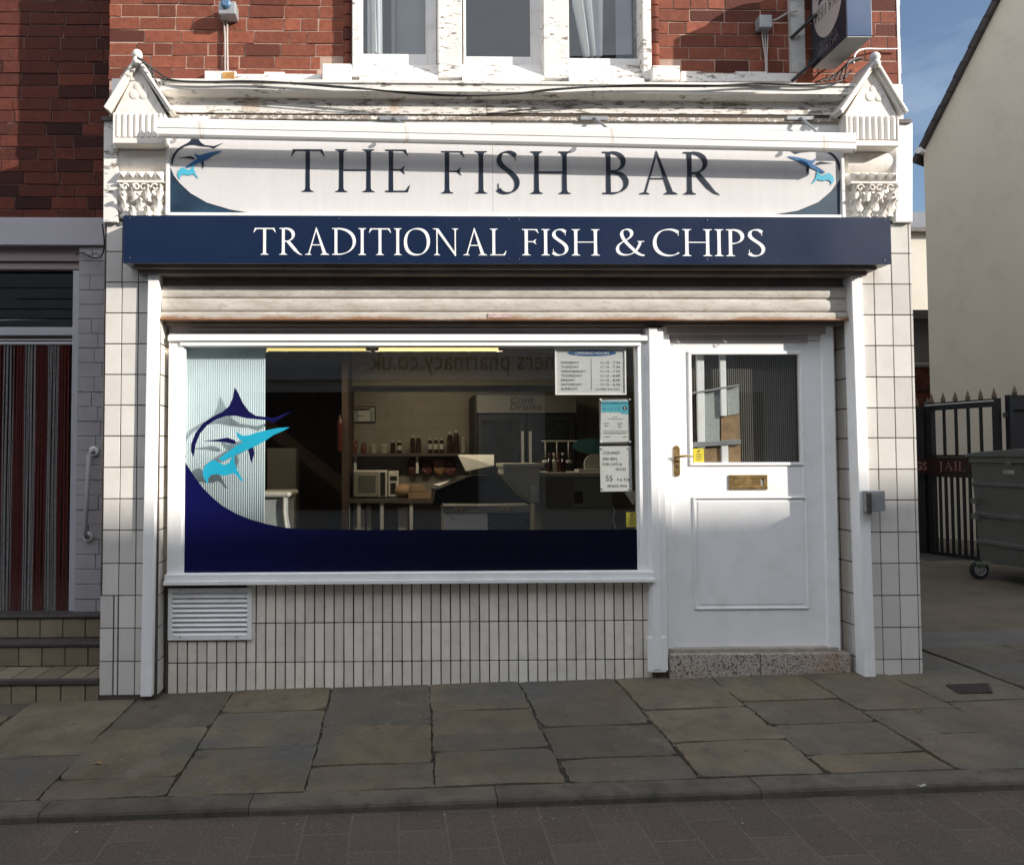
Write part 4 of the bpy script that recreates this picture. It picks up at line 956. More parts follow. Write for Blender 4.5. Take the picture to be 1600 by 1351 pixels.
obj('end_cap', MB().extx(pe, L0.x, L0.x + .009, L0.z).extx(pe, L1.x - .009, L1.x, L1.z), M['white2'], aw, bevel=.002)
for u in (310, 632, 955, 1287):
    x = WX(u, 205, Yc); zc_ = L0.z + (L1.z - L0.z) * (x - L0.x) / (L1.x - L0.x); zw = WZ(u, 186, -.03)
    mb = MB().tube([(x - .07, -.03, zw), (x - .07, -.045, zw), (x, Yc + .05, zc_ + hh + .004)], .008, 6).box(x - .16, x + .02, -.045, -.032, zw - .012, zw + .012).ball((x, Yc + .05, zc_ + hh + .006), .013, 8, 6)
    obj('awning_bracket', mb, M['grey'] if u != 310 else M['white2'], aw)

# roller shutter
rs = empty('roller_shutter', W(790, 499, 0), 'rolled up rusty cream roller shutter hanging above window and door', 'shutter')
X0, X1 = WX(248, 470, 0), WX(1327, 470, 0)
zt = WZ(800, 446, 0); zm = WZ(800, 487, 0); sl_ = (zt - zm) / 2; prf = []
for k in range(2):
    for i in range(9):
        t = i / 8; prf.append((.020 - .008 * math.sin(math.pi * t) ** .6 + (.0 if 0 < i < 8 else .004), zt - sl_ * (k + t * .97)))
prf += [(.04, zm), (.04, zt)]
obj('shutter_slats', MB().extx(prf, X0, X1), M['shutter'], rs)
z9 = WZ(800, 500, 0)
obj('bottom_rail', MB().extx([(.004, zm - .004), (.0, zm - .012), (.0, z9 + .008), (-.012, z9 + .004), (-.012, z9), (.05, z9), (.05, zm - .004)], X0 - .004, X1 + .004), M['shutter'], rs)
obj('lock_plate', MB().pbox(762, 490, 798, 496.5, -.004, .0), basic('pink_sticker', (.5, .36, .34), .6, .3, 60, .1), rs)
for q in ([(231, 427), (248, 427), (236.5, 1088), (219, 1088)], [(1330, 430), (1347, 430), (1369, 1064), (1352, 1064)]):
    obj('guide_rail', MB().qbox(q, -.045, .0545), M['white'], rs, bevel=.004)

# louvre vent
vg = empty('vent_grille', W(328, 1000, Ys), 'white louvred vent grille low at the left end of the stall riser', 'vent')
Yv2 = Ys - .018; a, b, z0, z1 = WX(262, 958, Yv2), WX(393, 958, Yv2), WZ(328, 1000, Yv2), WZ(328, 919, Yv2)
mb = MB(); ring(mb, a + .03, b - .03, z0 + .03, z1 - .03, .03, Yv2, Yv2 + .03); obj('vent_frame', mb, M['white'], vg, bevel=.003)
n = 9; H_ = (z1 - z0 - .06) / n
for i in range(n):
    zz_ = z0 + .03 + i * H_
    obj('louvre', MB().extx([(Yv2 - .002, zz_ + .002), (Yv2 + .022, zz_ + H_ * .95), (Yv2 + .026, zz_ + H_ * .95), (Yv2 + .002, zz_ - .001)], a + .03, b - .03), M['white'], vg)
obj('vent_back', MB().box(a + .028, b - .028, Yv2 + .028, Yv2 + .031, z0 + .028, z1 - .028), M['black'], vg)
for u in (282, 370):
    for v in (922, 995): p = W(u, v, Yv2); obj('vent_screw', MB().ball((p.x, Yv2 - .001, p.z), .004, 8, 5), M['black'], vg)

# small lock cover on right rail
lk = empty('lock_cover', W(1368, 800, -.06), 'small grey metal shutter lock cover on the right guide rail', 'lock cover')
obj('cover_box', MB().qbox([(1356, 767), (1383, 766), (1384, 798), (1357, 800)], -.11, -.047), M['grey'], lk, bevel=.004)
obj('cover_lip', MB().qbox([(1355, 770), (1362, 770), (1363, 803), (1356, 803)], -.125, -.1105), M['shadowgrey'], lk, bevel=.002)

# electrical boxes and cables
eb = empty('outdoor_socket', W(355, 22, .1), 'grey and blue weatherproof socket box high on the brickwork', 'socket')
obj('socket_body', MB().pbox(341, 2, 368, 22, .02, .12), M['grey'], eb, bevel=.006)
p = W(353, 6, .015); obj('socket_cap', MB().lathe((p.x, .02, p.z), [(.032, .0), (.032, -.012), (.022, -.02)], 16, 'y'), basic('blue_plastic', (.07, .16, .28), .4, .1, 5, 0), eb)
tag(obj('socket_cable', MB().tube([W(351, 22, .1), W(350, 30, .1), W(351.5, 60, .1), W(352, 122, .1)], .006, 8).tube([W(356, 22, .1), W(355, 32, .1), W(355, 60, .1), W(356, 122, .095)], .006, 8), M['cablew']), 'pair of thin cables running down the brickwork below the weatherproof socket', 'cable')
obj('rust_patch', MB().pbox(348, 113, 366, 127, .078, .09), M['rustp'], shop)
jb = empty('junction_box', W(1196, 44, .1), 'small square grey junction box on the brickwork left of the hanging sign', 'junction box')
obj('junction_body', MB().pbox(1187, 23, 1207, 43, .05, .12), M['grey'], jb, bevel=.005)
mb = MB()
for u in (1191, 1195, 1199): mb.tube([W(u, 43, .09), W(u + .5, 60, .1), W(1197 + (u - 1195) * .3, 90, .1), W(1198 + (u - 1195) * .2, 124, .085)], .005, 6)
mb.tube([W(1207, 33, .09), W(1215, 30, .09), W(1228, 22, .08), W(1246, 17, .06)], .007, 6)
tag(obj('junction_cable', mb, M['cablew']), 'grey cables running down and sideways from the square junction box', 'cable')
def cable(pts, r=.006, Y=-.13, lab='', m=None, wob=0):
    P = []
    for i in range(len(pts) - 1):
        for k in range(6):
            t = k / 6; p0 = pts[max(0, i - 1)]; p1 = pts[i]; p2 = pts[i + 1]; p3 = pts[min(len(pts) - 1, i + 2)]
            f = lambda a: .5 * (2 * p1[a] + (p2[a] - p0[a]) * t + (2 * p0[a] - 5 * p1[a] + 4 * p2[a] - p3[a]) * t * t + (-p0[a] + 3 * p1[a] - 3 * p2[a] + p3[a]) * t ** 3)
            yy = (p1[2] if len(p1) > 2 else Y) * (1 - t) + (p2[2] if len(p2) > 2 else Y) * t
            P.append(W(f(0), f(1), yy))
    p = pts[-1]; P.append(W(p[0], p[1], p[2] if len(p) > 2 else Y))
    return tag(obj('black_cable' if m is None else 'grey_cable', MB().tube(P, r, 6), m or M['cable'], smooth=True), lab, 'cable')
cable([(215, 90, -.2), (245, 112, -.1), (268, 125, -.115), (320, 128), (390, 127), (470, 131), (560, 138), (650, 147), (720, 150), (800, 147), (860, 140), (930, 136), (1010, 135), (1100, 135), (1180, 131), (1260, 133), (1310, 128), (1330, 110, -.05)], .006, -.115, 'thick black cable sagging along the whole cornice')
cable([(222, 95, -.2), (250, 122, -.1), (300, 128), (420, 129), (540, 138), (640, 144), (700, 148), (780, 149), (880, 140), (980, 133), (1080, 133), (1200, 134)], .0035, -.125, 'thin black cable looping just above the thick one on the cornice')
for k in range(5):
    cable([(208 + 3 * k, 84 + 2 * k, -.1 - .02 * k), (224 + 3 * k, 98 + k * 2, -.08), (234 + 2 * k, 112 + 3 * k, -.06), (244 + 3 * k, 128 + k, -.11)], .005, -.1, ('loose grey cable bundled behind the left pediment, strand %s from the roof line' % ('first', 'second', 'third', 'fourth', 'fifth')[k]), M['cablew'] if k % 2 else None)
for k in range(6):
    cable([(1280 + 8 * k, 128 - k, -.11), (1305 + 4 * k, 118 - 4 * k, -.03), (1322 + 3 * k, 102 - 2 * k, -.02), (1338 + 2 * k, 96 - k, .02)], .006, -.1, 'black cable tangled behind the right pediment, %s of the bundle' % ('lowest', 'second lowest', 'third', 'fourth', 'second highest', 'highest')[k], None)
cable([(1334, 100, -.02), (1337, 84, .02), (1350, 77, .07), (1375, 77, .1), (1405, 77, .1)], .006, .1, 'white cable curving from the right pediment across the brick corner', M['white2'])
cable([(176, 185, .05), (180, 150, .05), (190, 118, .03), (207, 98, -.1)], .005, 0, 'thin pale wire running up beside the left pediment', M['cablew'])

# projecting sign
ps = empty('hanging_sign', W(1290, 112, .1), 'navy projecting box sign with a pale oval reading FISH BAR above the right pediment', 'hanging sign')
Yf_, Yb_ = -.34, .06; pA = W(1323, 57, Yf_); xf = pA.x; pB = W(1363, 58, Yf_); zb_ = pA.z; ztp = zb_ + .64
obj('sign_case', MB().box(xf + .004, pB.x, Yf_, Yb_, zb_ + .003, ztp), M['navydark'], ps, bevel=.003)
obj('sign_underside', MB().box(xf + .006, pB.x - .003, Yf_ + .003, Yb_ - .003, zb_ - .003, zb_ + .002), M['boxsoffit'], ps)
obj('sign_face', MB().box(xf, xf + .0035, Yf_, Yb_, zb_, ztp), basic('dark_sign_face', (.016, .018, .028), .3, .1, 5, 0), ps)
ym, zo = (Yf_ + Yb_) / 2, zb_ + .40; P = []
for k in range(40): a = 2 * math.pi * k / 40; P.append((xf - .001, ym + .178 * math.cos(a), zo + .28 * math.sin(a)))
obj('sign_oval', MB().poly(P), basic('oval_white', (.40, .36, .34), .4, .05, 5, 0), ps)
mb = MB()
def sidew(text, y0, y1, z0, h, track=.08):
    inscription(mb, text, lambda x, y, k: (xf - .002 - .00005 * k, y0 + (y1 - y0) * x, z0 + h * y), track)
sidew('FISH BAR', Yb_ - .055, Yf_ + .06, zo - .125, .075)
obj('sign_lettering', mb, M['vinyl'], ps)
dl = basic('dull_lettering', (.22, .2, .2), .5, .05, 5, 0)
for a_ in (('TRADITIONAL', Yb_ - .10, Yf_ + .10, zb_ + .085, .032), ('FISH & CHIPS', Yb_ - .08, Yf_ + .08, zb_ + .035, .038)):
    mb = MB(); sidew(*a_); obj('sign_lettering', mb, dl, ps)
FS = MB(); 
for key in ('back', 'tail', 'spear'):
    FS.add([(xf - .0035, Yb_ - .07 - (x - 212) / 430 * .24, zo + .02 - (y - 795) / 430 * .2 ) for x, y in FISH[key]], [list(range(len(FISH[key])))], .5)
obj('marlin_emblem', FS, M['vinyl'], ps)
mb = MB().box(WX(1240, 50, .05), WX(1262, 50, .05), .085, .12, WZ(1250, 113, .09), ztp + .1)
for dz in (.06, .25, .46, .66): mb.ball((WX(1251, 50, .05), .083, WZ(1250, 113, .09) + dz), .008, 8, 5)
obj('wall_plate', mb, basic('pale_bracket', (.5, .5, .48), .4, .15, 8, .1), ps)
for dz in (.02, .32, .60):
    mb = MB(); mb.box(WX(1262, 50, .05), xf, .03, .06, zb_ + dz, zb_ + dz + .03).tube([(WX(1235, 50, .08), .08, zb_ + dz - .1), (xf - .005, -.02, zb_ + dz + .01)], .012, 6)
    obj('bracket_arm', mb, M['black'], ps)
# ================================================================== on and behind the window glass
Yg = YG - .0015
def Z6(x, y): return (220 + x / 2.702, 420 + y / 2.702)
dec = empty('window_graphic', W(640, 893, Yg), 'deep blue curved window graphic with a leaping marlin stuck on the shop glass', 'window sticker')
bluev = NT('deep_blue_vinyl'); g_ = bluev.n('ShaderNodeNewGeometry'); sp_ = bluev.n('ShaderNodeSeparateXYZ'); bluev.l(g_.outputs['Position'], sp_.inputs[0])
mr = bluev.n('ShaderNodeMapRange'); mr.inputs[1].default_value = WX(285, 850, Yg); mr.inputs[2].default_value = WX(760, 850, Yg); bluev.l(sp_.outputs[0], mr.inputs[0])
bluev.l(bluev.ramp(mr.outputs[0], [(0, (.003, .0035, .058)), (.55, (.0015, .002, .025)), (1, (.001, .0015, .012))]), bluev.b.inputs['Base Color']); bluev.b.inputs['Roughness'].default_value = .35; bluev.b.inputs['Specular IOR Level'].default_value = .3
pts = [Z6(176, 1290), Z6(176, 785), Z6(190, 820), Z6(230, 882), Z6(262, 924), Z6(300, 963), Z6(345, 1000), Z6(400, 1032), Z6(460, 1056), Z6(525, 1075), Z6(600, 1091), Z6(700, 1100)]
pts += [(600, 827.5), (800, 827.5), (998, 827), (998, 893), (284.5, 894)]
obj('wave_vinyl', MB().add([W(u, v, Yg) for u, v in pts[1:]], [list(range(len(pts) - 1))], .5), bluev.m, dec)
navy_v = basic('marlin_navy_vinyl', (.005, .005, .055), .35, .1, 4, 0, spec=.3); cy2 = basic('bright_cyan_vinyl', (.015, .34, .50), .35, .06, 4, 0)
fish(dec, lambda x, y: Z6(x, y), Yg, [navy_v, navy_v, navy_v, cy2, cy2], None)
mb = MB(); px_poly(mb, [Z6(176, 745), Z6(184, 738), Z6(190, 800), Z6(180, 785)], Yg); obj('edge_vinyl', mb, navy_v, dec)
# ribbed pale panel just behind the glass: fish shadow falls on it
Yp = YG + .055; a, b = WX(276, 700, Yp), WX(414, 700, Yp); n = 40; vs = []; fs = []
z0, z1 = WZ(350, 895, Yp), WZ(350, 536, Yp)
N = n * 6
for i in range(N + 1):
    x = a + (b - a) * i / N; y = Yp + .0022 * math.cos(2 * math.pi * i / 6); vs += [(x, y, z0), (x, y, z1)]
fs = [(2*i, 2*i+2, 2*i+3, 2*i+1) for i in range(N)]
o = obj('ribbed_panel', MB().add(vs, fs, .5), basic('pale_blue_corrugated_plastic', (.58, .68, .71), .45, .05, 3, 0), smooth=True, label='pale blue corrugated plastic panel standing just inside the left end of the shop window', cat='panel', fix=False)
o.modifiers.new('s', 'SOLIDIFY').thickness = .003
# notices
paper = basic('white_card', (.62, .62, .60), .55, .04, 6, 0); ink = basic('black_ink', (.03, .03, .035), .6, .1, 6, 0); inkb = basic('blue_ink', (.02, .10, .26), .5, .1, 6, 0)
Yn = YG + .009
def txt(mb, s_, u, v, h, Y, sx=1.0, al='LEFT', k=0):
    p = W(u, v, Y); textmesh(mb, s_, p.x, Y - .0002 * k, p.z, h, sx=sx, align=al)
oh = empty('opening_hours_sign', W(921, 616, Yn), 'white framed OPENING HOURS sign listing weekday times inside the top right of the shop window', 'opening hours sign')
obj('sign_plate', MB().pbox(868, 544, 977, 616, Yn, Yn + .004), paper, oh)
a, b, z0, z1 = WX(867, 580, Yn), WX(978, 580, Yn), WZ(920, 617, Yn), WZ(920, 543, Yn)
mb = MB(); ring(mb, a + .010, b - .010, z0 + .010, z1 - .010, .010, Yn - .006, Yn + .002); obj('sign_frame', mb, M['white2'], oh, bevel=.001)
mb = MB(); c = W(925, 551.5, Yn - .001); P = []
for k in range(32): a_ = 2 * math.pi * k / 32; P.append((c.x + .165 * math.cos(a_), Yn - .001, c.z + .0215 * math.sin(a_)))
obj('title_oval', MB().poly(P), inkb, oh)
mb = MB(); txt(mb, 'OPENING HOURS', 925, 553.8, .026, Yn - .002, 1.12, 'CENTER'); obj('title_lettering', mb, M['lettwhite'], oh)
mb = MB()
for i, (d_, h_) in enumerate((('MONDAY', '11.15 - 7.30'), ('TUESDAY', '11.15 - 7.30'), ('WEDNESDAY', '11.15 - 7.30'), ('THURSDAY', '11.15 - 8.00'), ('FRIDAY', '11.15 - 8.00'), ('SATURDAY', '11.15 - 6.30'), ('SUNDAY', 'CLOSED ALL DAY'))):
    v = 568.3 + i * 6.85; txt(mb, d_, 876.5, v, .0235, Yn - .001, 1.2); txt(mb, h_, 969, v, .0235 if i < 6 else .019, Yn - .001, 1.2 if i < 6 else 1.1, 'RIGHT')
mb.pbox(923.6, 560, 924.2, 609, Yn - .0008, Yn)
obj('sign_lettering', mb, ink, oh)
hy = empty('hygiene_sticker', W(962, 690, Yn), 'turquoise and white food hygiene rating certificate below the opening hours sign', 'certificate')
obj('certificate_sheet', MB().qbox([(939, 625), (982, 624), (984, 690), (938, 691)], Yn, Yn + .002), paper, hy)
tq = basic('turquoise_print', (.10, .42, .52), .5, .05, 5, 0)
mb = MB(); px_poly(mb, [(940, 626.5), (982, 626.5), (982.6, 646.5), (971, 646.5), (970, 644), (940, 644)], Yn - .0008); obj('certificate_header', mb, tq, hy)
mb = MB(); txt(mb, 'FOOD HYGIENE RATING', 961, 631.2, .0165, Yn - .0014, 1.0, 'CENTER')
for i in range(5): txt(mb, '%d' % i, 944.5 + i * 5.6, 640, .02, Yn - .0014, 1, 'CENTER')
for v, u0, u1 in ((651.5, 957, 965), (654, 950, 974), (673, 943, 980), (675.5, 943, 980), (677, 943, 978)): mb.pbox(u0, v, u1, v + .5, Yn - .0009, Yn)
for u0, v, u1 in ((944, 661, 952), (944, 665, 950), (965, 661, 973), (965, 664, 970), (966, 667, 971), (944, 682, 953), (973, 682, 979)): mb.pbox(u0, v, u1, v + .9, Yn - .0009, Yn)
obj('certificate_print', mb, ink, hy)
c = W(976.3, 637.5, Yn); P = [(c.x + .0145 * math.cos(k * .3927), Yn - .0012, c.z + .0155 * math.sin(k * .3927)) for k in range(16)]
obj('rating_disc', MB().poly(P), ink, hy); mb = MB(); txt(mb, '5', 976.3, 640, .028, Yn - .0018, 1, 'CENTER'); obj('rating_digit', mb, M['lettwhite'], hy)
mb = MB(); ring(mb, WX(939, 658, Yn), WX(983, 658, Yn), WZ(961, 691, Yn), WZ(961, 624.5, Yn), .012, Yn + .001, Yn + .003); obj('certificate_backing', mb, M['shadowgrey'], hy)
mb = MB()
for u, v in ((938, 624.5), (984, 624), (938.5, 690), (984.5, 690)): p = W(u, v, Yn); mb.ball((p.x, Yn - .003, p.z), .008, 8, 5, sy=.4)
obj('corner_fixing', mb, paper, hy)
hn = empty('handwritten_notice', W(962, 768, Yn), 'handwritten white paper notice about cooked fish bits for 55p a tub, taped below the certificate', 'notice')
obj('notice_sheet', MB().qbox([(937, 697), (986, 696.5), (988, 767), (938.5, 768)], Yn, Yn + .0015), paper, hn)
mb = MB()
for s_, u, v, h, sx in (('COOKED', 942, 709.5, .027, 1.0), ('FISH BITS', 942, 719, .025, .95), ('FOR CATS &', 941.5, 727, .025, .95), ('DOGS', 962, 735, .025, 1.0), ('55', 946, 751.5, .052, 1.0), ('P A TUB', 964, 751.5, .027, .92), ('(BOILED FISH)', 949, 761, .0225, .95)): txt(mb, s_, u, v, h, Yn - .001, sx)
obj('handwriting', mb, ink, hn)
mb = MB()
for u, v in ((940, 701), (982, 700.5), (941, 763.5), (984, 764)): p = W(u, v, Yn); mb.ball((p.x, Yn - .002, p.z), .007, 8, 5, sy=.4)
obj('tape_tab', mb, M['grey'], hn)
yel = basic('yellow_sticker', (.62, .50, .03), .5, .05, 6, 0)
def ysticker(u0, v0, u1, v1, Y, lab):
    t = empty('yellow_sticker', W((u0 + u1) / 2, v1, Y), lab, 'sticker', 'yellow stickers on the glass')
    obj('sticker_sheet', MB().pbox(u0, v0, u1, v1, Y, Y + .001), yel, t)
    mb = MB(); w_, h = u1 - u0, v1 - v0
    px_poly(mb, [(u0 + w_ * .3, v0 + h * .24), (u0 + w_ * .5, v0 + h * .12), (u0 + w_ * .68, v0 + h * .14), (u0 + w_ * .5, v0 + h * .26)], Y - .0008)
    for k in range(5): mb.pbox(u0 + w_ * (.2 if k % 2 else .28), v0 + h * (.38 + .11 * k), u1 - w_ * (.2 if k % 2 else .28), v0 + h * (.38 + .11 * k) + .7, Y - .0006, Y)
    obj('sticker_print', mb, ink, t)
ysticker(978.5, 800, 996, 823, YG + .008, 'small yellow sticker low in the right corner of the shop window')
ysticker(1083.5, 700.5, 1100, 722, YD + .0165, 'small yellow sticker in the lower left corner of the door glass')

# ================================================================== shop interior
beige = basic('interior_paint', (.33, .31, .26), .85, .06, 3, .1); dkb = basic('dark_brown_boarding', (.055, .035, .025), .7, .25, 5, .2, streak=(6, 6, 1))
FZ = .12; CZ = 2.62; BY = 3.6
obj('interior_floor', MB().box(XL + .1, XR - .1, .42, 7.8, FZ - .1, FZ), basic('vinyl_floor', (.07, .06, .05), .4, .1, 5, .1), shop)
obj('interior_ceiling', MB().box(XL + .1, XR - .1, .42, 7.8, CZ, CZ + .05), basic('interior_ceiling_paint', (.45, .42, .36), .9, .04, 3, .1), shop)
mb = MB().box(WX(534, 700, BY), XR - .1, BY, BY + .08, FZ, CZ)
wt_ = NT('tiled_interior_wall'); bb = wt_.n('ShaderNodeTexBrick'); bb.offset = 0; bb.inputs['Scale'].default_value = 1; bb.inputs['Brick Width'].default_value = .15; bb.inputs['Row Height'].default_value = .15; bb.inputs['Mortar Size'].default_value = .004
mp_ = wt_.n('ShaderNodeMapping'); mp_.inputs['Rotation'].default_value = (R(90), 0, 0); g_ = wt_.n('ShaderNodeNewGeometry'); wt_.l(g_.outputs['Position'], mp_.inputs[0]); wt_.l(mp_.outputs[0], bb.inputs['Vector'])
bb.inputs['Color1'].default_value = (.34, .32, .27, 1); bb.inputs['Color2'].default_value = (.31, .29, .24, 1); bb.inputs['Mortar'].default_value = (.27, .25, .205, 1)
wt_.l(wt_.mix(wt_.ramp(wt_.noise(3, 5), [(.4, 0.0), (.8, .5)]), bb.outputs[0], (.2, .175, .13)), wt_.b.inputs['Base Color']); wt_.b.inputs['Roughness'].default_value = .3
obj('interior_wall', mb, wt_.m, shop)
obj('interior_partition', MB().box(XL + .1, WX(534, 700, 2.6), 4.6, 4.68, FZ, CZ).box(WX(534, 700, 2.6) , WX(534, 700, 2.6) + .06, 2.6, 4.6, FZ, CZ), dkb, shop)
obj('interior_side_wall', MB().box(XL + .11, XL + .15, .5, 4.6, FZ, CZ).box(XR - .15, XR - .11, .5, BY, FZ, CZ), beige, shop)
obj('bulkhead', MB().pbox(545, 545, 1060, 602, 3.3, 3.58), beige, shop)
warm = emis('warm_tube', (1.0, .62, .16), 2.2); warm2 = emis('dim_warm_tube', (.75, .6, .2), .8)
for u0, u1, m_, lab in ((592, 778, warm, 'glowing amber fluorescent tube on the shop ceiling, the longer and brighter one'), (417, 572, warm2, 'dim yellow fluorescent tube on the shop ceiling left of the bright amber one')):
    t = empty('ceiling_light', W((u0 + u1) / 2, 541, 2.0), lab, 'ceiling light', 'fluorescent tubes on the shop ceiling')
    z = WZ(680, 545.5, 2.0); a, b = WX(u0, 545, 2.0), WX(u1, 545, 2.0)
    obj('tube', MB().tube([(a, 2.0, z), (b, 2.0, z)], .018, 10), m_, t); obj('batten', MB().box(a - .04, b + .04, 1.97, 2.03, z + .025, CZ), M['white2'], t); obj('tube_cap', MB().box(a - .04, a, 1.975, 2.025, z - .025, z + .025).box(b, b + .04, 1.975, 2.025, z - .025, z + .025), M['shadowgrey'], t)
# interior area lamp matching the lit tubes
for (x_, e_) in ((WX(690, 545, 2.0), 9), (WX(490, 545, 2.0), 3)):
    al = bpy.data.lights.new('tube_glow', 'AREA'); al.shape = 'RECTANGLE'; al.size = 1.2; al.size_y = .06; al.energy = e_ * 1.15; al.color = (1, .84, .6)
    ao = bpy.data.objects.new('tube_glow', al); col.objects.link(ao); ao.location = (x_, 2.0, CZ - .16)
# menu board on back wall
mnb = empty('price_board', W(563, 660, BY), 'small white price board with a dark border on the back wall of the shop', 'price board')
obj('board_plate', MB().pbox(541, 636, 586, 659, BY - .02, BY - .003), paper, mnb)
a, b, z0, z1 = WX(540, 648, BY - .02), WX(587, 648, BY - .02), WZ(563, 660, BY - .02), WZ(563, 635, BY - .02)
mb = MB(); ring(mb, a + .012, b - .012, z0 + .012, z1 - .012, .012, BY - .03, BY - .01); c = W(563, 639.5, BY - .022); mb.poly([(c.x + .13 * math.cos(k * .3927), BY - .022, c.z + .012 * math.sin(k * .3927)) for k in range(16)])
for k in range(5): mb.pbox(543, 643 + 3.1 * k, 560 + 6 * (k == 2), 644.3 + 3.1 * k, BY - .0225, BY - .02).pbox(578, 643 + 3.1 * k, 583, 644.3 + 3.1 * k, BY - .0225, BY - .02)
obj('board_print', mb, ink, mnb)
# shelf and jars
sh = empty('wall_shelf', W(640, 712, 3.45), 'long dark shelf on the back wall carrying jars and cans', 'shelf')
zs = WZ(640, 708, 3.4); obj('shelf_board', MB().box(WX(540, 708, 3.4), WX(742, 708, 3.4), 3.3, 3.59, zs - .03, zs), M['shadowgrey'], sh)
for u in (553, 650, 735): obj('shelf_bracket', MB().box(WX(u, 720, 3.4), WX(u + 4, 720, 3.4), 3.4, 3.59, zs - .22, zs - .03), M['white2'], sh)
jarm = {'dark': basic('dark_jar', (.04, .02, .015), .25, .2, 8, 0), 'white': basic('white_jar', (.45, .43, .38), .4, .1, 8, 0), 'red': basic('red_packet', (.14, .05, .04), .5, .3, 30, .1), 'clear': basic('clear_bag', (.30, .29, .25), .3, .3, 30, .2)}
labn = {'dark': 'dark sauce jar', 'white': 'white capped can', 'red': 'crumpled red packet', 'clear': 'pale plastic tub'}
seq = [(553, 'red', 14, .16), (568, 'red', 10, .12), (583, 'clear', 12, .10), (600, 'clear', 16, .10), (614, 'dark', 8, .14), (624, 'white', 8, .14), (645, 'dark', 8, .20), (654, 'dark', 8, .20), (672, 'white', 7, .17), (681, 'white', 7, .17), (690, 'white', 7, .17), (703, 'dark', 9, .24), (713, 'dark', 9, .26), (724, 'clear', 8, .18)]
ordn = 'first second third fourth fifth sixth seventh eighth ninth tenth eleventh twelfth thirteenth fourteenth'.split()
for i, (u, k_, wpx, h) in enumerate(seq):
    x = WX(u, 700, 3.42); r = wpx / 1186 * 8.36 / 2
    t = empty('jar' if k_ != 'red' else 'packet', (x, 3.42, zs), '%s on the dark back wall shelf, %s item from its left end' % (labn[k_], ordn[i]), 'jar' if k_ != 'red' else 'packet', 'jars and packets on the back shelf')
    if k_ == 'red':
        mb = MB(); mb.ball((x, 3.42, zs + h * .45), r, 9, 7, sz=h / r * .5, sy=.6); mb.v = [v + Vector((rnd.uniform(-.012, .012), 0, rnd.uniform(-.01, .012))) for v in mb.v]; obj('packet_bag', mb, jarm[k_], t)
    else:
        obj('jar_body', MB().lathe((x, 3.42, zs), [(r * .9, 0), (r, .012), (r, h * .72), (r * .62, h * .84), (r * .6, h * .86)], 12), jarm['dark' if k_ == 'white' else k_], t); obj('lid', MB().lathe((x, 3.42, zs), [(r * .66, h * .86), (r * .66, h)], 12), jarm['white'], t)
        if k_ == 'white': obj('jar_label', MB().lathe((x, 3.42, zs), [(r * 1.01, h * .25), (r * 1.01, h * .6)], 12), jarm['white'], t)
# hanging sauce packs below shelf
for i, u in enumerate((647, 667, 686, 703)):
    p = W(u, 738, 3.5); mb = MB().ball((p.x, 3.5, p.z + .07), .075, 8, 7, sz=1.3, sy=.4)
    mb.v = [v + Vector((rnd.uniform(-.01, .01), rnd.uniform(-.01, .01), rnd.uniform(-.01, .01))) for v in mb.v]
    obj('hanging_bag', mb, (jarm['red'] if i != 2 else basic('tan_bag', (.30, .17, .08), .6, .2, 20, .1)), label='crumpled %s bag hanging under the back shelf, %s from the left' % ('tan' if i == 2 else 'brownish red', ordn[i]), cat='bag', group='bags hanging under the back shelf')
# microwaves on a worktop
steelb = basic('brushed_steel', (.62, .62, .60), .33, .12, 3, .15, 40, metal=.25, streak=(1, 1, 14)); whitea = basic('appliance_white', (.50, .49, .43), .4, .05, 5, .03)
def P3(u, v, Y): return W(u, v, Y)
wt = empty('worktop', W(640, 826, 2.9), 'dark worktop with shelves beneath it along the back wall', 'worktop')
z = WZ(640, 779, 2.8); wa, wb = WX(540, 779, 2.8), WX(738, 779, 2.8)
obj('counter_top', MB().box(wa, wb, 2.8, 3.5, z - .04, z), M['shadowgrey'], wt)
for u in (541, 558, 594, 640, 690, 735): obj('leg', MB().box(WX(u, 800, 2.8), WX(u, 800, 2.8) + .035, 2.82, 2.86, FZ, z - .04), steelb, wt)
obj('under_shelf', MB().box(wa, wb, 2.88, 3.5, FZ + .3, FZ + .33), M['shadowgrey'], wt)
for i, (u0, u1, v0, Ym, lab) in enumerate(((552, 605, 735, 2.9, 'wide cream microwave oven on the dark worktop'), (606.5, 623, 736, 2.95, 'narrow end of a second white microwave oven beside the wide one'))):
    t = empty('microwave', W((u0 + u1) / 2, 779, Ym), lab, 'microwave'); zt = WZ(u0, v0, Ym)
    a, b = WX(u0, 750, Ym), WX(u1, 750, Ym); bz = z
    obj('oven_body', MB().box(a, b, Ym, Ym + .4, bz + .012, zt), whitea, t, bevel=.006)
    if i == 0:
        obj('oven_door', MB().box(a + .01, a + (b - a) * .76, Ym - .018, Ym - .001, bz + .02, zt - .012), basic('oven_door_grey', (.22, .21, .18), .3, .1, 5, 0), t, bevel=.003)
        obj('door_window', MB().box(a + .05, a + (b - a) * .66, Ym - .021, Ym - .0185, bz + .06, zt - .05), basic('oven_glass', (.1, .1, .085), .2, .1, 5, 0), t)
        obj('control_panel', MB().box(a + (b - a) * .80, b - .02, Ym - .012, Ym - .001, bz + .03, zt - .02), M['black'], t)
    else:
        obj('control_panel', MB().box(a + .02, b - .02, Ym - .01, Ym - .001, zt - .09, zt - .05).box(a + .025, b - .03, Ym - .01, Ym - .001, bz + .05, zt - .12), M['black'], t)
tag(obj('bread_bag', MB().ball((WX(632, 770, 2.85), 3.0, z + .075), .12, 10, 7, sz=.62), basic('brown_paper_bag', (.30, .20, .12), .7, .3, 16, .2), smooth=True), 'lumpy brown paper bag on the worktop right of the microwaves', 'bag')
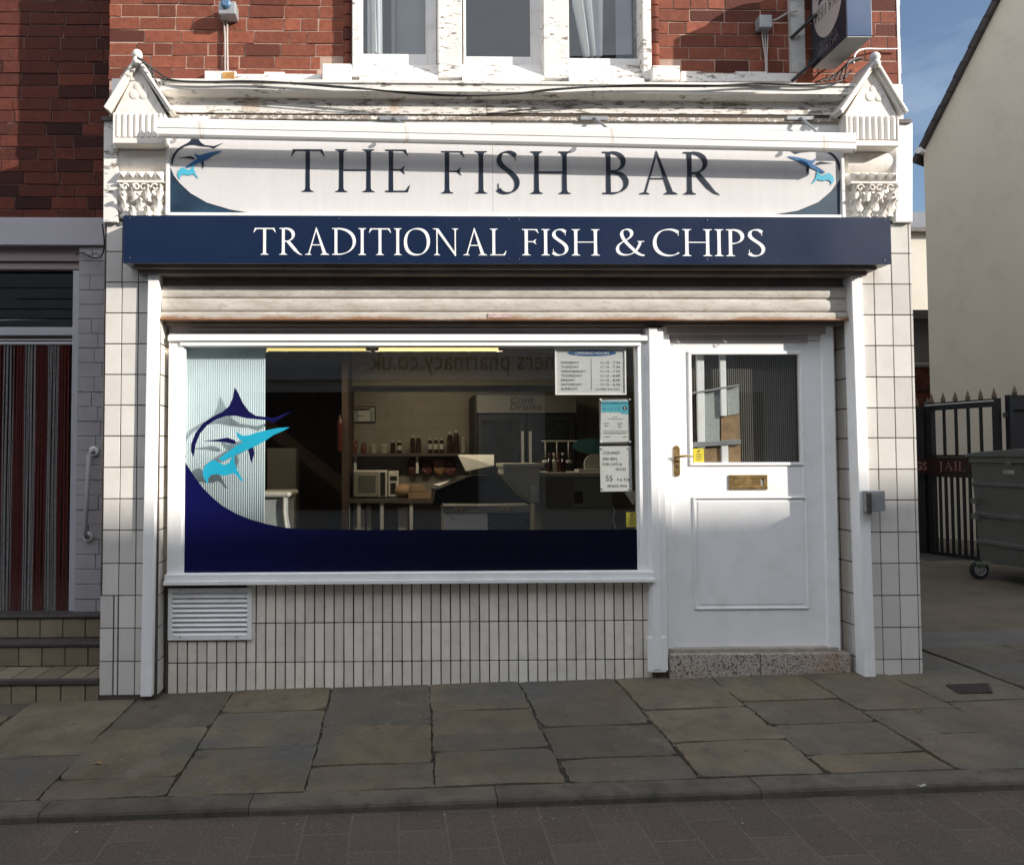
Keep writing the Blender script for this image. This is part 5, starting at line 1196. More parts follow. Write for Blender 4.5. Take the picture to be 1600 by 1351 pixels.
bxm = basic('brown_carton', (.24, .16, .10), .7, .2, 9, .1)
for i, (u0, u1, v0, v1, lab) in enumerate(((641, 664, 757, 768, 'upper brown carton in the pile on the worktop'), (638, 674, 768.5, 779, 'lower brown carton in the pile on the worktop'))):
    t = obj('carton', MB().pbox(u0, v0, u1, v1, 2.85, 3.15), bxm, bevel=.004, label=lab, cat='carton', group='cartons piled on the worktop')
# cold drinks fridge
fr = empty('drinks_fridge', W(822, 780, 2.9), 'tall black two door fridge with a lit-less header reading Cold Drinks', 'fridge')
fr['label'] = 'tall black two door fridge with a grey header reading Cold Drinks'
a, b = WX(742, 700, 2.9), WX(902, 700, 2.9); zt = WZ(822, 616, 2.9); zh_ = WZ(822, 645, 2.9)
obj('fridge_body', MB().box(a, b, 2.93, 3.55, FZ, zt), M['black'], fr)
obj('fridge_header', MB().box(a + .02, b - .01, 2.88, 2.928, zh_, zt - .01), basic('header_grey', (.17, .165, .15), .5, .05, 5, 0), fr)
mb = MB(); p = W(796, 630, 2.87); sl = lambda x, y: (x + y * .22, y)
for s_, v in (('Cold', 629.5), ('Drinks', 640)):
    p = W(795, v, 2.875); textmesh(mb, s_, 0, 0, 0, .092, rot=lambda x, y, p=p: (p.x + x * 1.35 + y * .25, 2.875, p.z + y))
obj('header_lettering', mb, M['black'], fr)
for x0, x1 in ((a + .03, (a + b) / 2 - .01), ((a + b) / 2 + .01, b - .03)):
    fd = obj('fridge_door', MB().box(x0, x0 + .05, 2.88, 2.925, FZ + .1, zh_ - .02).box(x1 - .05, x1, 2.88, 2.925, FZ + .1, zh_ - .02).box(x0 + .05, x1 - .05, 2.88, 2.925, zh_ - .08, zh_ - .02).box(x0 + .05, x1 - .05, 2.88, 2.925, FZ + .1, FZ + .2), M['black'], fr)
    obj('door_glass', MB().box(x0 + .05, x1 - .05, 2.90, 2.91, FZ + .2, zh_ - .08), basic('fridge_glass', (.015, .018, .016), .08, .1, 5, 0, spec=.6), fd)
    obj('door_handle', MB().box(x1 - .045 if x0 < (a + b) / 2 - .1 else x0 + .015, x1 - .02 if x0 < (a + b) / 2 - .1 else x0 + .04, 2.85, 2.88, 1.3, 1.75), steelb, fd)
# fryer range
rg = empty('fryer_range', W(770, 826, 1.3), 'low brushed steel fryer range with a dark sloping back, close behind the window', 'fryer range')
Yr = 1.3; a, b, m_ = WX(693, 810, Yr), WX(829, 810, Yr), WX(762, 810, Yr); zt, zp = WZ(760, 789, Yr), WZ(760, 801, Yr)
obj('range_front', MB().box(a + .01, m_, Yr, Yr + .55, FZ, zp), steelb, rg, bevel=.004)
obj('range_door', MB().box(m_ + .002, b - .01, Yr + .004, Yr + .55, FZ, zp), basic('dark_steel', (.10, .11, .12), .3, .1, 4, .05, metal=.7), rg, bevel=.004)
obj('control_strip', MB().box(a, b, Yr - .02, Yr + .55, zp + .002, zt), basic('control_strip', (.30, .29, .27), .35, .1, 8, .05, metal=.5), rg, bevel=.004)
for k in range(8):
    u = 712 + (k % 4) * 4.6 + (k // 4) * 72; p = W(u, 795, Yr - .02)
    obj('knob', MB().lathe((p.x, Yr - .021, p.z), [(.0095, 0), (.0095, -.012), (.005, -.014)], 10, 'y'), basic('knob_%s' % ('red' if k % 2 else 'brass'), (.35, .08, .05) if k % 2 else (.6, .45, .25), .4, .1, 5, 0), rg)
mb = MB(); q0, q1, q2, q3 = W(738, 742, Yr + .35), W(768, 742, Yr + .35), W(828, 788, Yr + .35), W(676, 788, Yr + .35)
mb.prism([(q3.x, q3.z), (q2.x, q2.z), (q1.x, q1.z), (q0.x, q0.z), (WX(680, 765, Yr + .35), WZ(680, 765, Yr + .35))], Yr + .3, Yr + .5)
obj('range_hood', mb, basic('dark_hood', (.018, .018, .022), .35, .2, 5, .05, metal=.5), rg)
# tilted lids and papers
def panel(name, q, Y0, dY, mat, parent, th=.012):
    A = [W(u, v, Y0 + dy) for (u, v), dy in zip(q, dY)]; nrm = (A[1] - A[0]).cross(A[3] - A[0]).normalized() * th
    return obj(name, MB().add(A + [p + nrm for p in A], [(0, 1, 2, 3), (4, 7, 6, 5), (0, 4, 5, 1), (1, 5, 6, 2), (2, 6, 7, 3), (3, 7, 4, 0)]), mat, parent, bevel=.002)
lidm = basic('pale_steel_lid', (.58, .57, .53), .5, .12, 4, .2, 20)
panel('fryer_lid', [(715, 710), (772, 710), (772, 727), (728, 736)], 1.75, (.1, .1, 0, 0), lidm, rg)
panel('fryer_lid', [(676, 757), (712, 744), (709, 748), (687, 759)], 1.75, (0, .1, .1, 0), lidm, rg)
cb = empty('serving_cabinet', W(818, 826, 1.5), 'cream serving cabinet with a triangular side panel right of the fryer', 'cabinet')
mb = MB(); Yc_ = 1.75; q = [(787, 730), (843, 730), (843, 786), (827, 786), (787, 741)]; mb.prism([(WX(u, v, Yc_), WZ(u, v, Yc_)) for u, v in q][::-1], Yc_, Yc_ + .4)
obj('side_panel', mb, whitea, cb, bevel=.004)
obj('cabinet_top', MB().pbox(786, 724, 850, 730, Yc_ - .05, Yc_ + .45), whitea, cb, bevel=.003)
obj('cabinet_edge', MB().pbox(828, 758, 839, 784, Yc_ - .03, Yc_ - .002), steelb, cb)
cf = empty('chest_freezer', W(900, 826, 1.9), 'low pale chest cabinet with notices on its front, right side of the shop window', 'freezer')
obj('freezer_body', MB().pbox(846, 742, 957, 850, 1.9, 2.5), basic('freezer_grey', (.22, .215, .19), .5, .08, 4, .05), cf, bevel=.01)
obj('freezer_top', MB().pbox(844, 738, 959, 745, 1.87, 2.52), whitea, cf, bevel=.006)
obj('front_notice', MB().pbox(896, 748, 955, 792, 1.892, 1.899), basic('pale_green_panel', (.30, .32, .27), .5, .05, 5, .0), cf)
obj('front_label', MB().pbox(897, 767, 911, 787, 1.888, 1.8915), M['shadowgrey'], cf)
# more shop clutter
obj('dark_crate', MB().pbox(676, 762, 733, 784, 1.95, 2.3), basic('dark_blue_grey_crate', (.07, .075, .09), .5, .15, 8, .1), bevel=.006, label='dark blue grey box behind the fryer, right of the cartons', cat='box')
for u0, u1, v0, m_, lab in ((552, 559, 789, whitea, 'narrow pale upright container below the worktop, leftmost'), (563, 570, 794, steelb, 'slim steel container below the worktop, right of the pale one'), (573, 580, 790, whitea, 'second pale upright container below the worktop'), (622, 637, 793, whitea, 'square cream tub below the middle of the worktop')):
    t = empty('storage_tub', W((u0 + u1) / 2, 850, 2.95), lab, 'tub', 'tubs stored below the worktop'); obj('tub_body', MB().pbox(u0, v0 + 3, u1, 850, 2.95, 3.1), m_, t, bevel=.006); obj('tub_lid', MB().pbox(u0 - 1, v0, u1 + 1, v0 + 3, 2.94, 3.11), m_, t, bevel=.003)
cable([(957, 790, 1.88), (960, 800, 1.85), (958, 812, 1.85), (963, 828, 1.85)], .007, 1.85, 'white flex dangling at the right end of the chest cabinet', M['white2'])
mb = MB(); A = [W(978, 770, 1.0), W(1000, 766, 1.0), W(996, 778, 1.0), W(990, 788, 1.0)]; mb.prism([(p.x, p.z) for p in A], 1.0, 1.03); obj('hanging_cloth', mb, M['white2'], label='small pale cloth corner hanging near the right edge inside the shop window', cat='cloth')
for k, u in enumerate((859, 866, 873, 880)):
    x = WX(u, 735, 2.0); z_ = WZ(u, 738, 2.0); t = empty('condiment_bottle', (x, 2.0, z_), 'condiment bottle standing on the chest cabinet, %s from the left' % ordn[k], 'bottle', 'bottles on the chest cabinet')
    obj('bottle_body', MB().lathe((x, 2.0, z_), [(.026, 0), (.028, .01), (.028, .10), (.012, .13), (.011, .16)], 12), jarm[('dark', 'white', 'red', 'dark')[k]], t); obj('bottle_cap', MB().lathe((x, 2.0, z_), [(.014, .16), (.014, .18)], 10), M['white2'] if k % 2 else jarm['red'], t)
for k, u in enumerate((852, 870, 888)):
    p = W(u, 690, 2.6); mb = MB().tube([p, p + Vector((0, 0, -.16))], .006, 6).ball((p.x, 2.6, p.z - .2), .04, 10, 6, sz=.5, sy=.5); obj('ladle', mb, steelb, label='steel utensil hanging on the back rail, %s from the left' % ordn[k], cat='utensil', group='utensils hanging on the rail', smooth=True)
obj('utensil_rail', MB().tube([W(846, 689, 2.61), W(935, 689, 2.61)], .008, 8), steelb, label='thin steel rail carrying utensils at the back right of the shop', cat='rail')
# left: white bin, dark hanging apron, stair string
cbn = empty('chest_unit', W(433, 826, .9), 'pale unit with rounded white top beside the ribbed panel inside the shop', 'unit')
obj('unit_body', MB().pbox(400, 776, 447, 860, .95, 1.4), basic('mottled_grey', (.34, .36, .36), .5, .1, 12, .2), cbn, bevel=.01)
obj('unit_lid', MB().pbox(398, 769, 452, 777, .92, 1.45), whitea, cbn, bevel=.015)
obj('unit_pipe', MB().tube([W(444, 777, .93), W(444, 800, .93), W(447, 828, .93)], .012, 8), whitea, cbn)
mb = MB(); A = [W(415, 650, 3.6), W(534, 745, 3.6), W(534, 770, 3.6), W(415, 676, 3.6)]
obj('stair_string', mb.prism([(p.x, p.z) for p in A], 3.6, 3.68), basic('stair_wood', (.075, .045, .03), .6, .2, 6, .1), shop)
obj('inner_cupboard', MB().pbox(417, 700, 462, 860, 2.9, 3.2), basic('dark_cupboard', (.14, .13, .11), .7, .15, 5, .1), label='tall dark grey cupboard in the gloom at the left of the shop', cat='cupboard', bevel=.005)
obj('red_extinguisher', MB().lathe(tuple(W(531, 705, 2.55)), [(.022, 0), (.025, .03), (.025, .28), (.015, .32), (.008, .36)], 14), basic('red_enamel', (.06, .008, .006), .4, .1, 5, 0), label='dull red fire extinguisher hung on the edge of the dark partition', cat='fire extinguisher')
# right: counter-top light, scale, plates
ovs = obj('oval_sign', MB().lathe(tuple(W(925, 679, 2.2)), [(.02, -.002), (.18, 0.0), (.18, .01), (.02, .012)], 24, 'y'), basic('dim_turquoise', (.05, .16, .17), .4, .1, 6, 0), label='small turquoise oval sign hanging above the chest cabinet', cat='oval sign')
ovs.scale = (1, 1, .42)
obj('round_dial', MB().lathe(tuple(W(930, 726, 2.1)), [(.10, 0), (.10, .04)], 24, 'y'), whitea, label='round white scale dial standing on the chest cabinet', cat='scale')
obj('cutlery_box', MB().pbox(905, 733, 938, 739, 2.0, 2.2), steelb, label='low grey tray on the chest cabinet in front of the round dial', cat='tray', bevel=.003)

# behind the door glass: wire mesh, white framed screen, board pieces
Ym = YD + .09
ms = empty('door_mesh', (WX(1165, 640, Ym), Ym, dgz0), 'fine square wire mesh screen hung right behind the door glass', 'mesh screen')
a, b, z0, z1 = dgx0 - .01, dgx1 + .01, dgz0 - .02, dgz1 + .02
mb = MB(); st_ = .0148; wr = .0016
x = a
while x < b: mb.box(x - wr, x + wr, Ym, Ym + .003, z0, z1, .5); x += st_
obj('mesh_wires', mb, basic('mesh_wire', (.27, .25, .22), .5, .1, 5, 0), ms)
mb = MB(); z = z0
while z < z1: mb.box(a, b, Ym + .0032, Ym + .0062, z - wr, z + wr, .5); z += st_
obj('cross_wires', mb, basic('mesh_wire_cross', (.24, .22, .19), .5, .1, 5, 0), ms)
scr = empty('white_partition_frame', W(1118, 724, .55), 'white framed partition with grey frosted panes and brown boards, seen through the left of the door glass', 'partition')
Yq = YD + .035
mb = MB().qbox([(1088, 545), (1100, 545), (1102, 700), (1091, 700)], Yq, Yq + .02).qbox([(1124, 545), (1134, 545), (1136, 650), (1127, 650)], Yq, Yq + .02).qbox([(1127, 694), (1138, 693), (1139, 735), (1128, 735)], Yq, Yq + .02)
obj('frame_post', mb, M['white'], scr, bevel=.004)
obj('frame_rail', MB().qbox([(1080, 613), (1155, 600), (1155, 603), (1080, 616)], Yq - .006, Yq + .022).qbox([(1080, 691), (1158, 686), (1158, 694), (1080, 699)], Yq - .006, Yq + .022), M['grey'], scr, bevel=.003)
fro = basic('frosted_pane', (.36, .39, .37), .6, .12, 60, .3, 90)
obj('frosted_pane', MB().qbox([(1100, 614), (1125, 610), (1125, 690), (1102, 692)], Yq + .02, Yq + .03).qbox([(1136, 608), (1154, 604), (1155, 646), (1137, 649)], Yq + .02, Yq + .03), fro, scr)
obj('brown_board', MB().qbox([(1127, 651), (1155, 648), (1156, 686), (1127, 689)], Yq + .015, Yq + .03).qbox([(1139, 697), (1157, 694), (1158, 733), (1139, 733)], Yq + .015, Yq + .03).qbox([(1100, 700), (1127, 698), (1128, 733), (1100, 733)], Yq + .015, Yq + .03), basic('chipboard', (.30, .19, .10), .7, .2, 20, .3), scr)
obj('inner_door_curtain', MB().box(WX(1150, 640, .9), WX(1330, 640, .9), .9, .92, FZ, 2.4).box(WX(1060, 640, 1.2), WX(1170, 640, 1.2), 1.2, 1.22, FZ, 2.4), basic('dark_drape', (.035, .03, .028), .9, .2, 6, .2), label='dark drape hanging behind the wire mesh in the doorway', cat='drape')

# ================================================================== neighbour on the left
lil = basic('lilac_masonry_paint', (.36, .335, .345), .7, .07, 3, .5, 26, dirt=(.20, .18, .19), dirtamt=.3, bdist=.006)
nb = empty('neighbour_building', (-4, 1, 0), 'dark red brick neighbouring building with lilac painted ground floor and a stepped doorway', 'building')
YN = .52; YU = .525
nx1 = XL - .012; nx0 = -7.0
zl = WZ(80, 341, YN)
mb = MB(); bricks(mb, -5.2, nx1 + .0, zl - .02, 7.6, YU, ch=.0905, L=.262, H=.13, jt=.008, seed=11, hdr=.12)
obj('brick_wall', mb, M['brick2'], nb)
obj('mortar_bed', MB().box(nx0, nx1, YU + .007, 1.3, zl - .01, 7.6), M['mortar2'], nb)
obj('building_core', MB().box(nx0, nx0 + .2, 1.31, 7, 0, 7.6).box(nx0, nx1 - .001, 6.9, 7, 0, 7.6).box(nx0, nx1 - .001, 1.31, 6.9, 2.9, 3.1), lil, nb)
obj('roof', MB().box(nx0, nx1 - .002, .9, 7, 7.6, 7.75), basic('neighbour_slate', (.06, .06, .07), .7, .2, 8, .3), nb)
dx1 = WX(107, 740, YN); jx = WX(118, 740, YN); zsill = WZ(60, 960, YN)
obj('shop_lintel', MB().box(nx0, nx1, YN - .02, YU + .1, WZ(60, 384, YN), zl), basic('lintel_paint', (.43, .41, .44), .65, .06, 2, .2, 20), nb, bevel=.004)
mb = MB(); q = random.Random(5)
z = zsill
while z < WZ(60, 384, YN) - .01:
    zt = min(z + .105, WZ(60, 384, YN)); x = jx; off = q.uniform(.08, .2)
    for a, b in ((jx + .0, jx + off), (jx + off, nx1)): mb.box(a + .0015, b - .0015, YN + .004 + q.uniform(-.003, .003), YN + .06, z + .0015, zt - .0015, q.random(), jit=.001)
    z = zt
obj('painted_brick_pier', mb, lil, nb, bevel=.003)
obj('pier_core', MB().box(jx, nx1, YN + .012, 1.0, 0, WZ(60, 384, YN)), lil, nb)
obj('window_head', MB().box(nx0, jx, YN + .04, YN + .2, WZ(60, 408, YN + .04), WZ(60, 384, YN)).box(nx0, jx - .01, YN + .06, YN + .2, WZ(60, 420, YN + .04), WZ(60, 408.5, YN + .04)), basic('mauve_head', (.30, .23, .22), .6, .06, 3, .1), nb, bevel=.004)
jb_ = MB().box(dx1, jx, YN + .03, YN + .2, zsill, WZ(60, 421, YN)).box(nx0, dx1, YN + .04, YN + .2, WZ(60, 524, YN + .04), WZ(60, 511, YN + .04))
obj('door_frame', jb_, basic('grey_lilac_gloss', (.42, .41, .44), .4, .05, 4, .1), nb, bevel=.004)
obj('louvre_light', MB().box(dx1 - .012, dx1, YN + .10, YN + .16, WZ(60, 511, YN + .04), WZ(60, 421, YN + .04)), M['shadowgrey'], nb)
gl2 = glassmat('louvre_glass', (.25, .28, .33), 1.5, .02, .04); lp = MB()
for v0, v1 in ((421, 449), (449, 466), (466, 482), (482, 497), (497, 511)):
    zA, zB = WZ(60, v1, YN + .1), WZ(60, v0, YN + .1); lp.add([(nx0 + .5, YN + .10, zA), (dx1 - .012, YN + .10, zA), (dx1 - .012, YN + .112, zB - .004), (nx0 + .5, YN + .112, zB - .004), (nx0 + .5, YN + .105, zA), (dx1 - .012, YN + .105, zA), (dx1 - .012, YN + .117, zB - .004), (nx0 + .5, YN + .117, zB - .004)], [(0, 1, 2, 3), (4, 7, 6, 5), (0, 4, 5, 1), (3, 2, 6, 7)])
obj('louvre_glass', lp, gl2, nb)
obj('dark_interior', MB().box(nx0 + .3, nx1 - .3, 3.2, 3.25, .2, 2.9).box(nx0 + .3, nx1 - .3, YN + .3, 3.2, 2.86, 2.89).box(nx0 + .3, nx1 - .3, YN + .3, 3.2, .2, .25), basic('neighbour_room', (.10, .085, .07), .9, .1, 5, .1), nb)
p = W(0, 424, 1.6); t = empty('ceiling_light', p, 'yellow green fluorescent tube inside the neighbouring doorway', 'ceiling light')
obj('tube', MB().tube([(p.x - 1.2, 1.6, p.z), (WX(27, 424, 1.6), 1.6, p.z)], .02, 10), emis('green_tube', (.85, .9, .35), 1.3), t); obj('batten', MB().box(p.x - 1.2, WX(27, 424, 1.6), 1.58, 1.62, p.z + .03, 2.85), M['white2'], t)
obj('neighbour_shopfront_wall', MB().box(nx0, -4.2, YN + .01, YN + .3, -.4, zl - .2), lil, nb)
# bead curtain
bc = empty('bead_curtain', (WX(60, 950, YN + .05), YN + .05, zsill), 'red and silver striped bead curtain hanging in the neighbouring doorway', 'bead curtain')
zt, zb_ = WZ(60, 541, YN + .05), WZ(60, 957, YN + .05)
obj('curtain_rail', MB().tube([(nx0 + 2.8, YN + .05, zt + .02), (dx1, YN + .05, zt + .02)], .012, 10).tube([(nx0 + 2.8, YN + .045, zt + .045), (dx1, YN + .045, zt + .045)], .006, 8), basic('rail_white', (.45, .45, .47), .4, .05, 4, 0), bc)
beadr = basic('red_beads', (.125, .015, .013), .5, .15, 30, .0); beadg = basic('silver_beads', (.27, .265, .26), .4, .25, 30, .0)
edges = [-125, -108, -90, -72, -52, -38, -18, 2.5, 19, 37, 54, 72, 89.5, 107]; pitch = .0108
for k in range(len(edges) - 1):
    a, b = WX(edges[k], 740, YN + .05), WX(edges[k + 1], 740, YN + .05); grey_ = k % 2 == 0 if True else 0
    grey_ = (k in (1, 3, 5, 7)) is False and k % 2 == 1 or edges[k] in (2.5 - 0, 37, 72) or edges[k] == -38
    mb = MB(); ns = max(2, int((b - a) / pitch)); dz = .0145
    for i in range(ns):
        x = a + (b - a) * (i + .5) / ns; z = zt - (i % 2) * dz / 2; wob = rnd.uniform(-.002, .002); ph = rnd.uniform(0, 6)
        while z > zb_:
            r = .0063; yy = YN + .05 + (.004 if i % 2 else -.003); xx = x + wob + .0025 * math.sin(z * 3 + ph)
            mb.add([(xx - r, yy, z), (xx, yy - r, z), (xx + r, yy, z), (xx, yy + r, z), (xx, yy, z + r * 1.25), (xx, yy, z - r * 1.25)], [(0, 1, 4), (1, 2, 4), (2, 3, 4), (3, 0, 4), (1, 0, 5), (2, 1, 5), (3, 2, 5), (0, 3, 5)], rnd.random()); z -= dz
    obj('bead_strands', mb, beadg if edges[k] in (2.5, 37, 72, -38, -72, -108) else beadr, bc, label='silver grey bead stripe' if edges[k] in (2.5, 37, 72, -38, -72, -108) else 'dark red bead stripe', fix=False)
# steps
stt = basic('sandy_step_tile', (.20, .165, .11), .7, .1, 6, .5, 50, tint=.18, dirt=(.12, .10, .07), dirtamt=.6, bdist=.004); nos = basic('dark_nosing', (.06, .05, .047), .6, .2, 8, .2)
zS1, zS2, zS3 = WZ(80, 1061, 0), WZ(80, 1003, .30), WZ(80, 960, .42)
def stepface(x0, x1, zb0, zt0, Y, off=0.0):
    mb = MB(); x = x0 + off
    while x < x1:
        b = min(x + .152, x1)
        mb.box(x + .003, b - .003, Y + rnd.uniform(-.001, .001), Y + .012, zb0 + .003, zt0 - .003, rnd.random(), jit=.0015); x += .155
    return mb
sp = empty('doorway_steps', (-3.4, .2, 0), None, None); sp.parent = nb; sp.location = Vector((-3.4, .2, 0)) - Vector((-4, 1, 0))
obj('riser_tiles', stepface(-4.2, nx1, gz(-3, 0) - .1, zS1 - .035, .0, .02), stt, sp, bevel=.002); obj('riser_tiles', stepface(-4.2, nx1, zS1 + .002, zS2 - .03, .30, .07), stt, sp, bevel=.002); obj('riser_tiles', stepface(-4.2, nx1, zS2 + .002, zS3 - .025, .42, .0), stt, sp, bevel=.002)
mb = MB(); x = -4.2
while x < nx1: mb.box(x + .002, min(x + .152, nx1) - .002, .02, .30, zS1 - .012, zS1 + rnd.uniform(-.001, .001), rnd.random()); x += .155
obj('tread_tiles', mb, stt, sp, bevel=.0015)
obj('step_nosing', MB().box(-4.2, nx1, -.012, .022, zS1 - .033, zS1 + .002).box(-4.2, nx1, .288, .42, zS2 - .028, zS2).box(-4.2, nx1, .405, .62, zS3 - .022, zS3), nos, sp, bevel=.006)
obj('step_core', MB().box(-4.2, nx1, .008, .7, -.4, zS1 - .03).box(-4.2, nx1, .305, .7, zS1 - .031, zS2 - .028).box(-4.2, nx1, .425, .7, zS2 - .029, zS3 - .024).box(-4.2, nx1, .6, 3.2, 0, zS3 - .05), M['grout'], sp)
# grab rail
gr = empty('grab_rail', W(140, 838, YN), 'vertical white grab rail with round flanges on the lilac pier', 'grab rail')
A, B = W(147, 705, YN), W(138, 838, YN); Ao, Bo = Vector((A.x - .01, YN - .06, A.z)), Vector((B.x, YN - .06, B.z))
obj('rail_tube', MB().tube([A, A.lerp(Ao, .7), Ao + Vector((0, 0, -.02)), Bo + Vector((0, 0, .02)), B.lerp(Bo, .7), B], .016, 12), basic('grab_rail_paint', (.42, .40, .40), .5, .1, 8, .1), gr, smooth=True)
for q_ in (A, B): obj('flange', MB().lathe((q_.x, YN - .004, q_.z), [(.036, .004), (.036, -.004), (.028, -.008)], 20, 'y'), M['white2'], gr)
cable([(-40, 318, .98), (30, 317, .98), (90, 316, .98), (140, 313, .97), (150, 290, .96), (158, 255, .96), (163, 190, .9)], .006, .98, 'grey cable along the neighbour brickwork, rising beside the shop edge', M['cablew'])
cable([(-40, 330, .98), (20, 322, .98), (60, 318, .97), (100, 324, .96), (128, 325, .96), (145, 312, .96), (152, 290, .96)], .005, .98, 'grey cable drooping just under the straight one on the neighbour brickwork', M['cablew'])
cable([(-40, 205, .98), (60, 208, .98), (155, 213, .98)], .004, .98, 'thin level cable high across the neighbour brickwork', M['cablew'])
cable([(118, 398, .52), (130, 395, .5), (142, 402, .48), (156, 402, .45), (163, 385, .3), (160, 350, .2)], .005, .5, 'black cable bunched at the top of the lilac pier')
cable([(128, 396, .49), (140, 399, .47), (150, 396, .46), (160, 404, .4)], .003, .5, 'thin black wire looping below the bunch at the top of the lilac pier')

# ================================================================== right side: gates, bin, houses
gm = basic('black_gate_iron', (.018, .018, .019), .5, .2, 9, .1); gold = basic('gold_paint', (.11, .075, .04), .5, .15, 9, .05); dred = basic('dark_red_board', (.030, .012, .010), .5, .15, 6, .05); pink = basic('faded_red_lettering', (.40, .20, .15), .6, .1, 9, .05)
def frame_pt(A, B, s_, z): return Vector((A.x + (B.x - A.x) * s_, A.y + (B.y - A.y) * s_, z))
YA, YBg = 5.0, 4.05
GA, GB = W(1456, 875, YA), W(1569, 880, YBg)
zgA, zgB = WZ(1457, 631, YA), WZ(1568, 621, YBg); zg = (zgA + zgB) / 2; z0g = min(GA.z, GB.z)
gt_ = empty('iron_gate', (GA.x, GA.y, z0g), 'open black iron gate leaf with gold spikes and a dark red lettered board', 'gate')
dirv = Vector((GB.x - GA.x, GB.y - GA.y, 0)); Lg = dirv.length; dirv.normalize(); nv = Vector((dirv.y, -dirv.x, 0))
def bar(mb, s0, s1, za, zb2, th=.02, off=0):
    P = []
    for z in (za, zb2):
        for o_ in (-th + off, th + off):
            for s_ in (s0, s1): p = Vector((GA.x, GA.y, 0)) + dirv * s_ + nv * o_; P.append((p.x, p.y, z))
    mb.add(P, [(0, 1, 3, 2), (4, 6, 7, 5), (0, 4, 5, 1), (2, 3, 7, 6), (0, 2, 6, 4), (1, 5, 7, 3)])
H0, H1 = z0g + .03, zg
mb = MB()
bar(mb, 0, .07, z0g, H1, .03); bar(mb, Lg - .07, Lg, z0g, H1, .03); bar(mb, .07, Lg - .07, H1 - .10, H1); bar(mb, .07, Lg - .07, H0, H0 + .1)
zbA, zbB = WZ(1500, 742, 4.6), WZ(1500, 714, 4.6); bar(mb, .07, Lg - .07, zbA - .03, zbA - .002, .025); bar(mb, .07, Lg - .07, zbB + .002, zbB + .03, .025)
obj('gate_frame', mb, gm, gt_)
mb = MB()
for i in range(1, 5): s_ = .07 + (Lg - .14) * i / 5; bar(mb, s_ - .014, s_ + .014, zbB + .03, H1 - .10, .012)
for i in range(1, 10): s_ = .07 + (Lg - .14) * i / 10; bar(mb, s_ - .014, s_ + .014, H0 + .1, zbA - .03, .012)
obj('gate_bar', mb, gm, gt_)
mb = MB(); bar(mb, .0, Lg * .96, H1 - .035, H1 - .02, .004, .032); obj('highlight_strip', mb, M['white2'], gt_)
mb = MB()
for i in range(6):
    s_ = .06 + (Lg - .12) * i / 5; p = Vector((GA.x, GA.y, H1)) + dirv * s_
    mb.lathe((p.x, p.y, p.z), [(.03, 0), (.035, .03), (.002, .13)], 4)
obj('gate_spike', mb, gold, gt_)
mb = MB(); bar(mb, .0, Lg - .01, zbA, zbB, .012, .02); obj('name_board', mb, dred, gt_)
mb = MB()
inscription(mb, 'JAIL Y', lambda x, y, k: tuple(Vector((GA.x, GA.y, 0)) + dirv * (.17 + .58 * x) + nv * (.034 + .0001 * k) + Vector((0, 0, zbA + .055 + .115 * y))), .1)
obj('board_lettering', mb, pink, gt_)
# second leaf, nearly edge on, left
GC = W(1420, 878, 5.1)
g2 = empty('iron_gate', (GC.x, 5.1, z0g), 'dark iron gate leaf half hidden behind the tiled pilaster, its board ending in GS', 'gate')
mb = MB(); xa_, xb_ = WX(1400, 750, 5.1), WX(1452, 750, 5.1)
mb.box(xa_, xb_, 5.08, 5.12, H1 - .12, H1 - .04).box(xa_, xb_, 5.08, 5.12, H0, H0 + .1)
for i in range(8): x = xa_ + (xb_ - xa_) * i / 7; mb.box(x - .022, x + .022, 5.07, 5.13, H0, H1 - .04)
obj('gate_frame', mb, gm, g2)
mb = MB(); 
for u in (1434, 1451): p = W(u, 700, 5.1); mb.lathe((p.x, 5.1, H1 - .04), [(.03, 0), (.035, .03), (.002, .13)], 4)
obj('gate_spike', mb, gold, g2)
obj('name_board', MB().box(xa_, xb_, 5.03, 5.05, zbA, zbB), dred, g2)
mb = MB(); p = W(1429, 738, 5.02); inscription(mb, 'GS', lambda x, y, k: (p.x + .12 * x, 5.025 - .0002 * k, zbA + .055 + .115 * y), .1) if False else None
textmesh(mb, 'GS', p.x, 5.022, zbA + .06, .15); obj('board_lettering', mb, pink, g2)
obj('gate_post', MB().box(WX(1452, 750, 5.05), WX(1462, 750, 5.05), 5.02, 5.12, z0g - .05, H1 + .02), gm, label='slim black iron post between the two gate leaves', cat='gate post', bevel=.004)
pX = WX(1577, 750, 4.0); gp = empty('sheeted_gate', (pX, 4.0, z0g), 'solid black sheeted gate panel standing behind the wheeled bin', 'gate')
obj('sheet', MB().box(pX, pX + 1.4, 4.0, 4.03, z0g, WZ(1590, 617, 4.0)), gm, gp); obj('sheet_rib', MB().box(pX, pX + .05, 3.96, 4.0, z0g, WZ(1590, 617, 4.0)).box(pX + .05, pX + 1.4, 3.97, 4.0, WZ(1590, 640, 4.0), WZ(1590, 630, 4.0)), gm, gp)
obj('gate_spike', MB().lathe((WX(1586, 600, 4.0), 4.01, WZ(1590, 617, 4.0)), [(.03, 0), (.035, .03), (.002, .12)], 4), gold, gp); obj('gate_latch', MB().box(WX(1567, 650, 4.0), pX, 3.98, 4.0, WZ(1590, 652, 4.0), WZ(1590, 645, 4.0)), gm, gp)
# kerb at the foot of the gates
obj('rubble_strip', MB().box(WX(1430, 890, 4.7), WX(1530, 890, 4.7) + 1.5, 4.45, 5.3, gz(4.5, 4.5) - .05, gz(5.5, 4.5) + .03), M['joint'], label='low earth and rubble edging along the foot of the gates', cat='edging', bevel=.02)

